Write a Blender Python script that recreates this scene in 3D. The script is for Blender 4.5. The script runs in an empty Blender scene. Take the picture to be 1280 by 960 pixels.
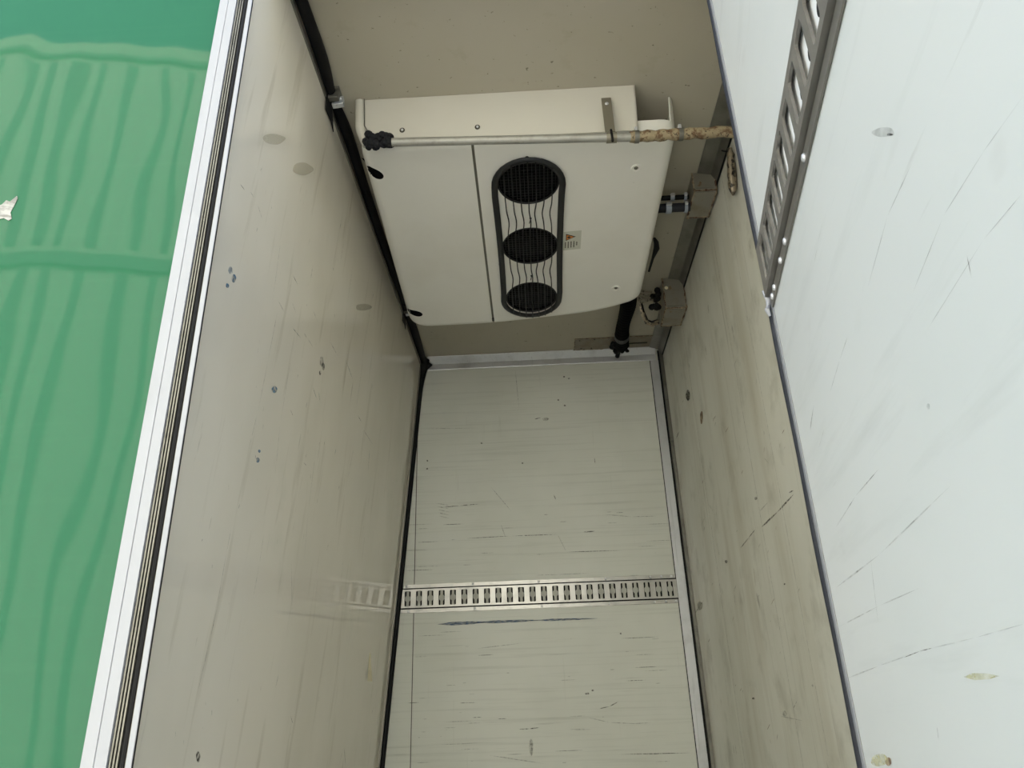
import bpy, bmesh, math, random
from mathutils import Vector, Matrix

random.seed(7)
S = bpy.context.scene
COL = S.collection

# ------------------------------------------------------------------ camera
def set_camera():
    up_c = Vector((-72, 2080, -936)).normalized()          # world up seen by the camera
    d_c = Vector((43, -420, -936))
    d_c = (d_c - up_c * d_c.dot(up_c)).normalized()         # world +Y seen by the camera
    x_c = d_c.cross(up_c)
    rot = Matrix((x_c, d_c, up_c))                          # camera -> world
    cam = bpy.data.cameras.new('camera')
    cam.sensor_width = 36.0
    cam.lens = 936.0 / 1280.0 * 36.0
    cam.clip_start = 0.02
    o = bpy.data.objects.new('camera', cam)
    COL.objects.link(o)
    o.matrix_world = Matrix.Translation((0, 0, 1.7)) @ rot.to_4x4()
    S.camera = o
set_camera()

# ------------------------------------------------------------------ sky, sun, exposure
SUN_ELEV = math.radians(54)
w = bpy.data.worlds.new('sky'); S.world = w; w.use_nodes = True
nt = w.node_tree; nt.nodes.clear()
sky = nt.nodes.new('ShaderNodeTexSky')
sky.sky_type = 'NISHITA'; sky.sun_disc = False
sky.sun_elevation = SUN_ELEV; sky.sun_rotation = math.radians(8)
sky.air_density = 1.0; sky.dust_density = 2.5; sky.ozone_density = 1.0
bg = nt.nodes.new('ShaderNodeBackground'); bg.inputs['Strength'].default_value = 0.34
hs = nt.nodes.new('ShaderNodeHueSaturation'); hs.inputs['Saturation'].default_value = 0.85
wo = nt.nodes.new('ShaderNodeOutputWorld')
nt.links.new(sky.outputs[0], hs.inputs['Color']); nt.links.new(hs.outputs[0], bg.inputs[0]); nt.links.new(bg.outputs[0], wo.inputs[0])
sun = bpy.data.lights.new('sun', 'SUN'); sun.energy = 4.2; sun.angle = math.radians(1.0); sun.color = (1, .96, .9)
so = bpy.data.objects.new('sun', sun); COL.objects.link(so)
so.location = (0.5, 4, 8)
so.rotation_euler = Vector((-0.12, -math.cos(SUN_ELEV), -math.sin(SUN_ELEV))).to_track_quat('-Z', 'Y').to_euler()
S.view_settings.view_transform = 'Standard'; S.view_settings.look = 'None'
S.view_settings.exposure = 1.10; S.view_settings.gamma = 1.0
S.view_settings.use_curve_mapping = False

# ------------------------------------------------------------------ materials
def srgb(r, g, b):
    f = lambda c: (c/255/12.92) if c/255 <= .04045 else ((c/255+.055)/1.055)**2.4
    return (f(r), f(g), f(b), 1)

def mat(name, base, rough=.5, metal=0.0, layers=(), bump=0.0, bump_scale=(8, 8, 8), coat=0.0, spec=.5, rough_var=0.0):
    """layers: (scale xyz, detail, lo, hi, strength, colour) - noise driven wear blended over the base colour"""
    m = bpy.data.materials.new(name); m.use_nodes = True
    t = m.node_tree; N = t.nodes; L = t.links
    p = N['Principled BSDF']
    p.inputs['Roughness'].default_value = rough
    p.inputs['Metallic'].default_value = metal
    p.inputs['Specular IOR Level'].default_value = spec
    p.inputs['Coat Weight'].default_value = coat
    p.inputs['Coat Roughness'].default_value = .03
    p.inputs['Base Color'].default_value = base
    if layers or bump or rough_var:
        tc = N.new('ShaderNodeTexCoord')
    cur = None
    for i, (sc, det, lo, hi, st, colr) in enumerate(layers):
        mp = N.new('ShaderNodeMapping'); mp.inputs['Scale'].default_value = sc
        mp.inputs['Location'].default_value = (i*3.7, i*1.3, i*5.1)
        L.new(tc.outputs['Object'], mp.inputs[0])
        nz = N.new('ShaderNodeTexNoise'); nz.inputs['Scale'].default_value = 1; nz.inputs['Detail'].default_value = det
        nz.inputs['Roughness'].default_value = .6
        L.new(mp.outputs[0], nz.inputs['Vector'])
        mr = N.new('ShaderNodeMapRange'); mr.inputs['From Min'].default_value = lo; mr.inputs['From Max'].default_value = hi
        mr.inputs['To Max'].default_value = st
        L.new(nz.outputs['Fac'], mr.inputs['Value'])
        mx = N.new('ShaderNodeMix'); mx.data_type = 'RGBA'
        L.new(mr.outputs[0], mx.inputs['Factor'])
        if cur is None: mx.inputs['A'].default_value = base
        else: L.new(cur, mx.inputs['A'])
        mx.inputs['B'].default_value = colr
        cur = mx.outputs['Result']
    if cur is not None: L.new(cur, p.inputs['Base Color'])
    if rough_var:
        nz = N.new('ShaderNodeTexNoise'); nz.inputs['Scale'].default_value = 2.5; nz.inputs['Detail'].default_value = 4
        L.new(tc.outputs['Object'], nz.inputs['Vector'])
        mr = N.new('ShaderNodeMapRange'); mr.inputs['From Min'].default_value = .3; mr.inputs['From Max'].default_value = .7
        mr.inputs['To Min'].default_value = rough; mr.inputs['To Max'].default_value = rough+rough_var
        L.new(nz.outputs['Fac'], mr.inputs['Value']); L.new(mr.outputs[0], p.inputs['Roughness'])
    if bump:
        mp = N.new('ShaderNodeMapping'); mp.inputs['Scale'].default_value = bump_scale
        L.new(tc.outputs['Object'], mp.inputs[0])
        nz = N.new('ShaderNodeTexNoise'); nz.inputs['Scale'].default_value = 1; nz.inputs['Detail'].default_value = 2
        L.new(mp.outputs[0], nz.inputs['Vector'])
        bp = N.new('ShaderNodeBump'); bp.inputs['Strength'].default_value = 1; bp.inputs['Distance'].default_value = bump
        L.new(nz.outputs['Fac'], bp.inputs['Height']); L.new(bp.outputs[0], p.inputs['Normal'])
        if coat: L.new(bp.outputs[0], p.inputs['Coat Normal'])
    return m

M = {}
grime = srgb(110, 104, 82); dark = srgb(60, 58, 50); rustc = srgb(128, 100, 66)
M['partition'] = mat('cream glossy gelcoat partition', srgb(228, 222, 209), .035, layers=[
    ((2.2, 1.2, .7), 4, .42, .75, .35, srgb(176, 168, 142)),
    ((30, 22, .8), 3, .60, .80, .40, srgb(150, 138, 108)),
    ((60, 45, 3), 5, .68, .78, .55, srgb(104, 96, 76)),
    ((2, 2.6, 2.2), 5, .62, .8, .25, srgb(158, 168, 150))], bump=.00009, bump_scale=(3, 3.5, 3), rough_var=.02)
M['backwall'] = mat('worn grey white side wall panel', srgb(216, 217, 208), .34, layers=[
    ((1.5, 3, 1.5), 4, .42, .75, .30, srgb(166, 168, 150)),
    ((1.6, 2, 70), 5, .52, .78, .30, srgb(138, 140, 126)),
    ((3.2, 2, 150), 4, .66, .78, .38, srgb(92, 94, 84)),
    ((50, 2, 2.2), 4, .66, .80, .25, srgb(140, 138, 120)),
    ((1, 2, 9), 4, .5, .75, .25, srgb(214, 215, 208))], rough_var=.15)
M['rightwall'] = mat('stained grey white bulkhead panel', srgb(206, 205, 194), .38, layers=[
    ((1, 2.2, 1.3), 5, .42, .72, .35, srgb(156, 154, 134)),
    ((2, 6, .8), 5, .50, .74, .42, srgb(148, 136, 106)),
    ((1, 7, 6), 6, .54, .74, .45, srgb(120, 117, 97)),
    ((2, 55, 1.2), 5, .62, .78, .5, srgb(110, 102, 80)),
    ((2, 20, 9), 6, .66, .74, .6, srgb(92, 86, 68))], rough_var=.1)
M['ceiling'] = mat('cream ceiling panel', srgb(176, 170, 153), .5, layers=[
    ((2, 2, 2), 4, .45, .75, .3, srgb(160, 152, 126)),
    ((60, 60, 60), 2, .70, .76, .8, srgb(96, 90, 74)), ((9, 9, 9), 5, .62, .8, .35, srgb(140, 128, 98))])
M['door'] = mat('white scuffed door skin', srgb(200, 203, 201), .30, layers=[
    ((2, 2, 3), 4, .45, .75, .35, srgb(186, 192, 190)),
    ((3, 2.2, 26), 5, .55, .78, .34, srgb(158, 163, 160)),
    ((1.2, 6, 14), 3, .66, .8, .3, srgb(166, 166, 161)),
    ((2, 3, 60), 4, .68, .78, .4, srgb(140, 140, 134))], rough_var=.12)
M['green'] = mat('glossy green bodywork', srgb(42, 98, 70), .3, coat=.48, bump=.0042, bump_scale=(2.6, 2, 1.1), spec=.0, layers=[
    ((1.5, 1, 40), 3, .55, .8, .18, srgb(56, 108, 78))])
M['alu'] = mat('brushed aluminium', srgb(214, 215, 218), .34, metal=.55, layers=[
    ((9, 9, 9), 5, .5, .75, .45, srgb(150, 150, 148)), ((80, 80, 3), 4, .6, .75, .4, srgb(120, 120, 118))])
M['alu_white'] = mat('pale anodised aluminium', srgb(160, 162, 168), .5, metal=.1, layers=[
    ((14, 14, 6), 5, .52, .78, .3, srgb(138, 140, 142))])
M['alu_dull'] = mat('dull oxidised aluminium', srgb(128, 126, 118), .42, metal=.7, layers=[
    ((12, 12, 12), 5, .45, .7, .5, srgb(84, 82, 74)), ((4, 4, 60), 4, .6, .75, .4, srgb(60, 58, 52))])
M['steel'] = mat('stainless track steel', srgb(186, 183, 178), .3, metal=.6, layers=[
    ((18, 18, 18), 5, .5, .8, .5, srgb(120, 118, 114))])
M['rail_dark'] = mat('dull galvanised track steel', srgb(122, 119, 113), .42, metal=.45, layers=[
    ((6, 6, 60), 5, .5, .75, .35, srgb(92, 88, 80))])
M['rubber'] = mat('black rubber seal', srgb(9, 9, 10), .6, spec=.25)
M['rubber_blue'] = mat('dark blue grey rubber seal', srgb(34, 36, 42), .6, spec=.3, layers=[((30, 30, 14), 4, .6, .75, .5, srgb(70, 72, 78))])
M['black'] = mat('black plastic', srgb(24, 25, 27), .4)
M['void'] = mat('black inner housing', srgb(5, 5, 6), .9, spec=.1)
M['cover'] = mat('off white moulded plastic cover', srgb(226, 224, 216), .32, layers=[
    ((3, 3, 3), 4, .5, .8, .3, srgb(198, 192, 174)), ((40, 40, 40), 3, .74, .8, .5, srgb(120, 112, 96))])
M['cover_front'] = mat('painted front sheet', srgb(204, 200, 188), .4, layers=[((4, 4, 4), 4, .5, .8, .3, srgb(190, 184, 166))])
M['foam'] = mat('black foam', srgb(16, 17, 22), .9, bump=.004, bump_scale=(90, 90, 90))
M['pipe'] = mat('grey aluminium pipe', srgb(160, 158, 150), .45, metal=.4, layers=[((40, 40, 40), 4, .5, .7, .4, srgb(118, 114, 102))])
M['insul'] = mat('mottled tan hose', srgb(148, 134, 106), .8, layers=[
    ((60, 60, 60), 4, .48, .60, .85, srgb(90, 62, 38)), ((110, 110, 110), 3, .6, .66, .9, srgb(40, 28, 20))], bump=.002, bump_scale=(80, 80, 80))
M['bracket'] = mat('grey steel bracket', srgb(136, 130, 114), .45, metal=.5)
M['boxmetal'] = mat('stained stainless box', srgb(142, 138, 126), .42, metal=.4, layers=[
    ((14, 14, 14), 4, .52, .72, .6, srgb(116, 102, 80)), ((32, 32, 32), 4, .64, .72, .7, srgb(124, 84, 44))])
M['rust'] = mat('rusty edge', srgb(84, 60, 46), .85, layers=[((60, 60, 60), 4, .42, .56, .9, srgb(162, 148, 124))])
M['plate'] = mat('stained steel plate', srgb(134, 128, 112), .5, metal=.3, layers=[
    ((12, 12, 12), 4, .45, .65, .6, srgb(116, 96, 72)), ((60, 60, 60), 3, .66, .7, .9, srgb(50, 36, 24))])
M['wire_grey'] = mat('dull white wiring tape', srgb(150, 144, 126), .6, layers=[((70, 70, 30), 4, .5, .6, .9, srgb(24, 22, 22))])
M['lit_patch'] = mat('painted lit wall grey', srgb(176, 175, 166), .5)  # wall lit through the far track's slots, painted as grey lozenges
M['bright'] = mat('painted slot light', srgb(242, 243, 242), .3)  # light falling through the door track slots, painted near white
M['dooredge'] = mat('grey door edge profile', srgb(140, 142, 146), .45, metal=.2, layers=[((20, 20, 6), 4, .55, .75, .5, srgb(96, 98, 100))])
M['foil'] = mat('torn foil tape', srgb(140, 128, 108), .35, metal=.5, layers=[((70, 70, 50), 5, .5, .58, .95, srgb(26, 24, 24))])
M['blueclip'] = mat('blue grey hose clamp', srgb(160, 168, 180), .4, metal=.3)
M['orange'] = mat('orange warning print', srgb(196, 120, 44), .5)
M['ink'] = mat('black ink', srgb(30, 28, 26), .5)
M['paper'] = mat('clear label film', srgb(200, 200, 186), .25)
M['sticker'] = mat('torn silver sticker', srgb(168, 168, 164), .4, layers=[((30, 8, 90), 4, .45, .6, .8, srgb(104, 102, 96))])
def faint(m, lo, hi, al, scale=(120, 120, 120)):
    t = m.node_tree; p = t.nodes['Principled BSDF']; tc = t.nodes.new('ShaderNodeTexCoord')
    mp = t.nodes.new('ShaderNodeMapping'); mp.inputs['Scale'].default_value = scale; nz = t.nodes.new('ShaderNodeTexNoise'); nz.inputs['Scale'].default_value = 1; nz.inputs['Detail'].default_value = 3
    mr = t.nodes.new('ShaderNodeMapRange'); mr.inputs['From Min'].default_value = lo; mr.inputs['From Max'].default_value = hi; mr.inputs['To Min'].default_value = 0; mr.inputs['To Max'].default_value = al
    t.links.new(tc.outputs['Object'], mp.inputs[0]); t.links.new(mp.outputs[0], nz.inputs['Vector']); t.links.new(nz.outputs['Fac'], mr.inputs['Value']); t.links.new(mr.outputs[0], p.inputs['Alpha'])
    return m
M['ink2'] = mat('brown grey print', srgb(62, 58, 48), .6)
M['scratch'] = faint(mat('dark scratch', srgb(62, 58, 48), .6), .3, .55, .8)
M['scuff'] = faint(mat('grey scuff', srgb(112, 108, 92), .6), .3, .65, .55)
M['bluemark'] = faint(mat('blue crayon', srgb(58, 88, 124), .6), .25, .6, .85, (40, 40, 400))
M['bluepale'] = faint(mat('pale blue smear', srgb(70, 116, 150), .3), .25, .6, .8, (60, 60, 60))
M['tealmark'] = faint(mat('teal scratch', srgb(86, 122, 116), .5), .3, .6, .8)
M['palemark'] = faint(mat('dull smudge', srgb(186, 180, 154), .3), .1, .3, .30)
M['chip'] = mat('cream chip', srgb(248, 236, 204), .5)
M['joint'] = faint(mat('thin panel joint', srgb(84, 82, 72), .6), .0, .1, .8)
M['seam'] = mat('dark panel joint', srgb(100, 98, 86), .6)
M['lightseam'] = mat('light panel joint', srgb(214, 214, 200), .3)
M['yellow'] = faint(mat('pale yellow smear', srgb(196, 190, 130), .4), .3, .6, .45, (40, 40, 90))
M['cladding'] = mat('white ribbed metal cladding', srgb(226, 224, 206), .6)
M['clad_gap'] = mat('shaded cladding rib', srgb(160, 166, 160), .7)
M['asphalt'] = mat('pale concrete yard', srgb(186, 183, 176), .9, layers=[((3, 3, 3), 5, .4, .7, .5, srgb(120, 117, 110))])
M['floor'] = mat('grey aluminium floor', srgb(190, 190, 186), .5, metal=.1)

# ------------------------------------------------------------------ mesh helpers
class MB:
    def __init__(s): s.v = []; s.f = []; s.mi = []
    def face(s, pts, mi=0):
        b = len(s.v); s.v += [Vector(p) for p in pts]; s.f.append(tuple(range(b, b+len(pts)))); s.mi.append(mi)
    def box(s, x0, x1, y0, y1, z0, z1, mi=0):
        b = len(s.v)
        s.v += [Vector((x, y, z)) for x in (x0, x1) for y in (y0, y1) for z in (z0, z1)]
        for q in ((0, 1, 3, 2), (4, 6, 7, 5), (0, 4, 5, 1), (2, 3, 7, 6), (0, 2, 6, 4), (1, 5, 7, 3)):
            s.f.append(tuple(b+i for i in q)); s.mi.append(mi)
    def obox(s, o, ax, ay, az, mi=0):
        """box from corner o along three edge vectors"""
        o, ax, ay, az = map(Vector, (o, ax, ay, az)); b = len(s.v)
        s.v += [o+ax*i+ay*j+az*k for i in (0, 1) for j in (0, 1) for k in (0, 1)]
        for q in ((0, 1, 3, 2), (4, 6, 7, 5), (0, 4, 5, 1), (2, 3, 7, 6), (0, 2, 6, 4), (1, 5, 7, 3)):
            s.f.append(tuple(b+i for i in q)); s.mi.append(mi)
    def prism(s, poly, d, mi=0):
        """closed polygon (3D points) extruded by vector d"""
        d = Vector(d); n = len(poly); b = len(s.v)
        s.v += [Vector(p) for p in poly]+[Vector(p)+d for p in poly]
        s.f.append(tuple(b+i for i in reversed(range(n)))); s.mi.append(mi)
        s.f.append(tuple(b+n+i for i in range(n))); s.mi.append(mi)
        for i in range(n):
            j = (i+1) % n; s.f.append((b+i, b+j, b+n+j, b+n+i)); s.mi.append(mi)
    def tube(s, pts, r, seg=12, closed=False, flat=1.0, mi=0, caps=True, up=None):
        """swept tube; r number or list; flat squashes along the up vector"""
        pts = [Vector(p) for p in pts]; n = len(pts); b = len(s.v)
        rs = r if isinstance(r, (list, tuple)) else [r]*n
        prev = Vector(up) if up else None
        for i, p in enumerate(pts):
            if closed: t = (pts[(i+1) % n]-pts[i-1]).normalized()
            else: t = (pts[min(i+1, n-1)]-pts[max(i-1, 0)]).normalized()
            if prev is None: prev = Vector((0, 0, 1)) if abs(t.z) < .9 else Vector((1, 0, 0))
            u = (prev-t*prev.dot(t)).normalized()
            if not up: prev = u
            vv = t.cross(u)
            for k in range(seg):
                a = 2*math.pi*k/seg
                s.v.append(p+u*(math.cos(a)*rs[i]*flat)+vv*(math.sin(a)*rs[i]))
        m = n if closed else n-1
        for i in range(m):
            for k in range(seg):
                i2 = (i+1) % n; k2 = (k+1) % seg
                s.f.append((b+i*seg+k, b+i*seg+k2, b+i2*seg+k2, b+i2*seg+k)); s.mi.append(mi)
        if not closed and caps:
            s.f.append(tuple(b+k for k in reversed(range(seg)))); s.mi.append(mi)
            s.f.append(tuple(b+(n-1)*seg+k for k in range(seg))); s.mi.append(mi)
    def dome(s, c, n, r, h, seg=12, mi=0):
        c, n = Vector(c), Vector(n).normalized()
        u = n.orthogonal().normalized(); v = n.cross(u); b = len(s.v)
        prof = [(1, 0), (.95, .45), (.7, .85), (.35, 1)]
        for (a, z) in prof:
            for k in range(seg):
                t = 2*math.pi*k/seg; s.v.append(c+(u*math.cos(t)+v*math.sin(t))*r*a+n*h*z)
        for i in range(3):
            for k in range(seg):
                k2 = (k+1) % seg; s.f.append((b+i*seg+k, b+i*seg+k2, b+(i+1)*seg+k2, b+(i+1)*seg+k)); s.mi.append(mi)
        s.f.append(tuple(b+3*seg+k for k in range(seg))); s.mi.append(mi)
    def build(s, name, mats, parent=None, bevel=0, smooth=False, origin=None):
        off = Vector(parent['_o']) if parent is not None else (Vector(origin) if origin else Vector((0, 0, 0)))
        me = bpy.data.meshes.new(name)
        me.from_pydata([v-off for v in s.v], [], s.f)
        if not isinstance(mats, (list, tuple)): mats = [mats]
        for m_ in mats: me.materials.append(m_)
        for p, i in zip(me.polygons, s.mi): p.material_index = i; p.use_smooth = smooth
        bm = bmesh.new(); bm.from_mesh(me)
        bmesh.ops.recalc_face_normals(bm, faces=bm.faces); bm.to_mesh(me); bm.free()
        o = bpy.data.objects.new(name, me); COL.objects.link(o)
        o['_o'] = tuple(off)
        if parent is not None: o.parent = parent
        elif origin: o.location = off
        if bevel:
            bv = o.modifiers.new('bevel', 'BEVEL'); bv.width = bevel; bv.segments = 3; bv.limit_method = 'ANGLE'; bv.angle_limit = .6
            for p in me.polygons: p.use_smooth = True
            me.set_sharp_from_angle(angle=1.2)
        elif smooth: me.set_sharp_from_angle(angle=.8)
        return o

def thing(name, loc, label, cat, group=None):
    o = bpy.data.objects.new(name, None); COL.objects.link(o); o.location = loc; o.empty_display_size = .05
    o['_o'] = tuple(loc); o['label'] = label; o['category'] = cat
    if group: o['group'] = group
    return o
def tag(o, label, cat, group=None):
    o['label'] = label; o['category'] = cat
    if group: o['group'] = group
    return o
def struct(o, label):
    o['kind'] = 'structure'; o['label'] = label; return o

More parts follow.
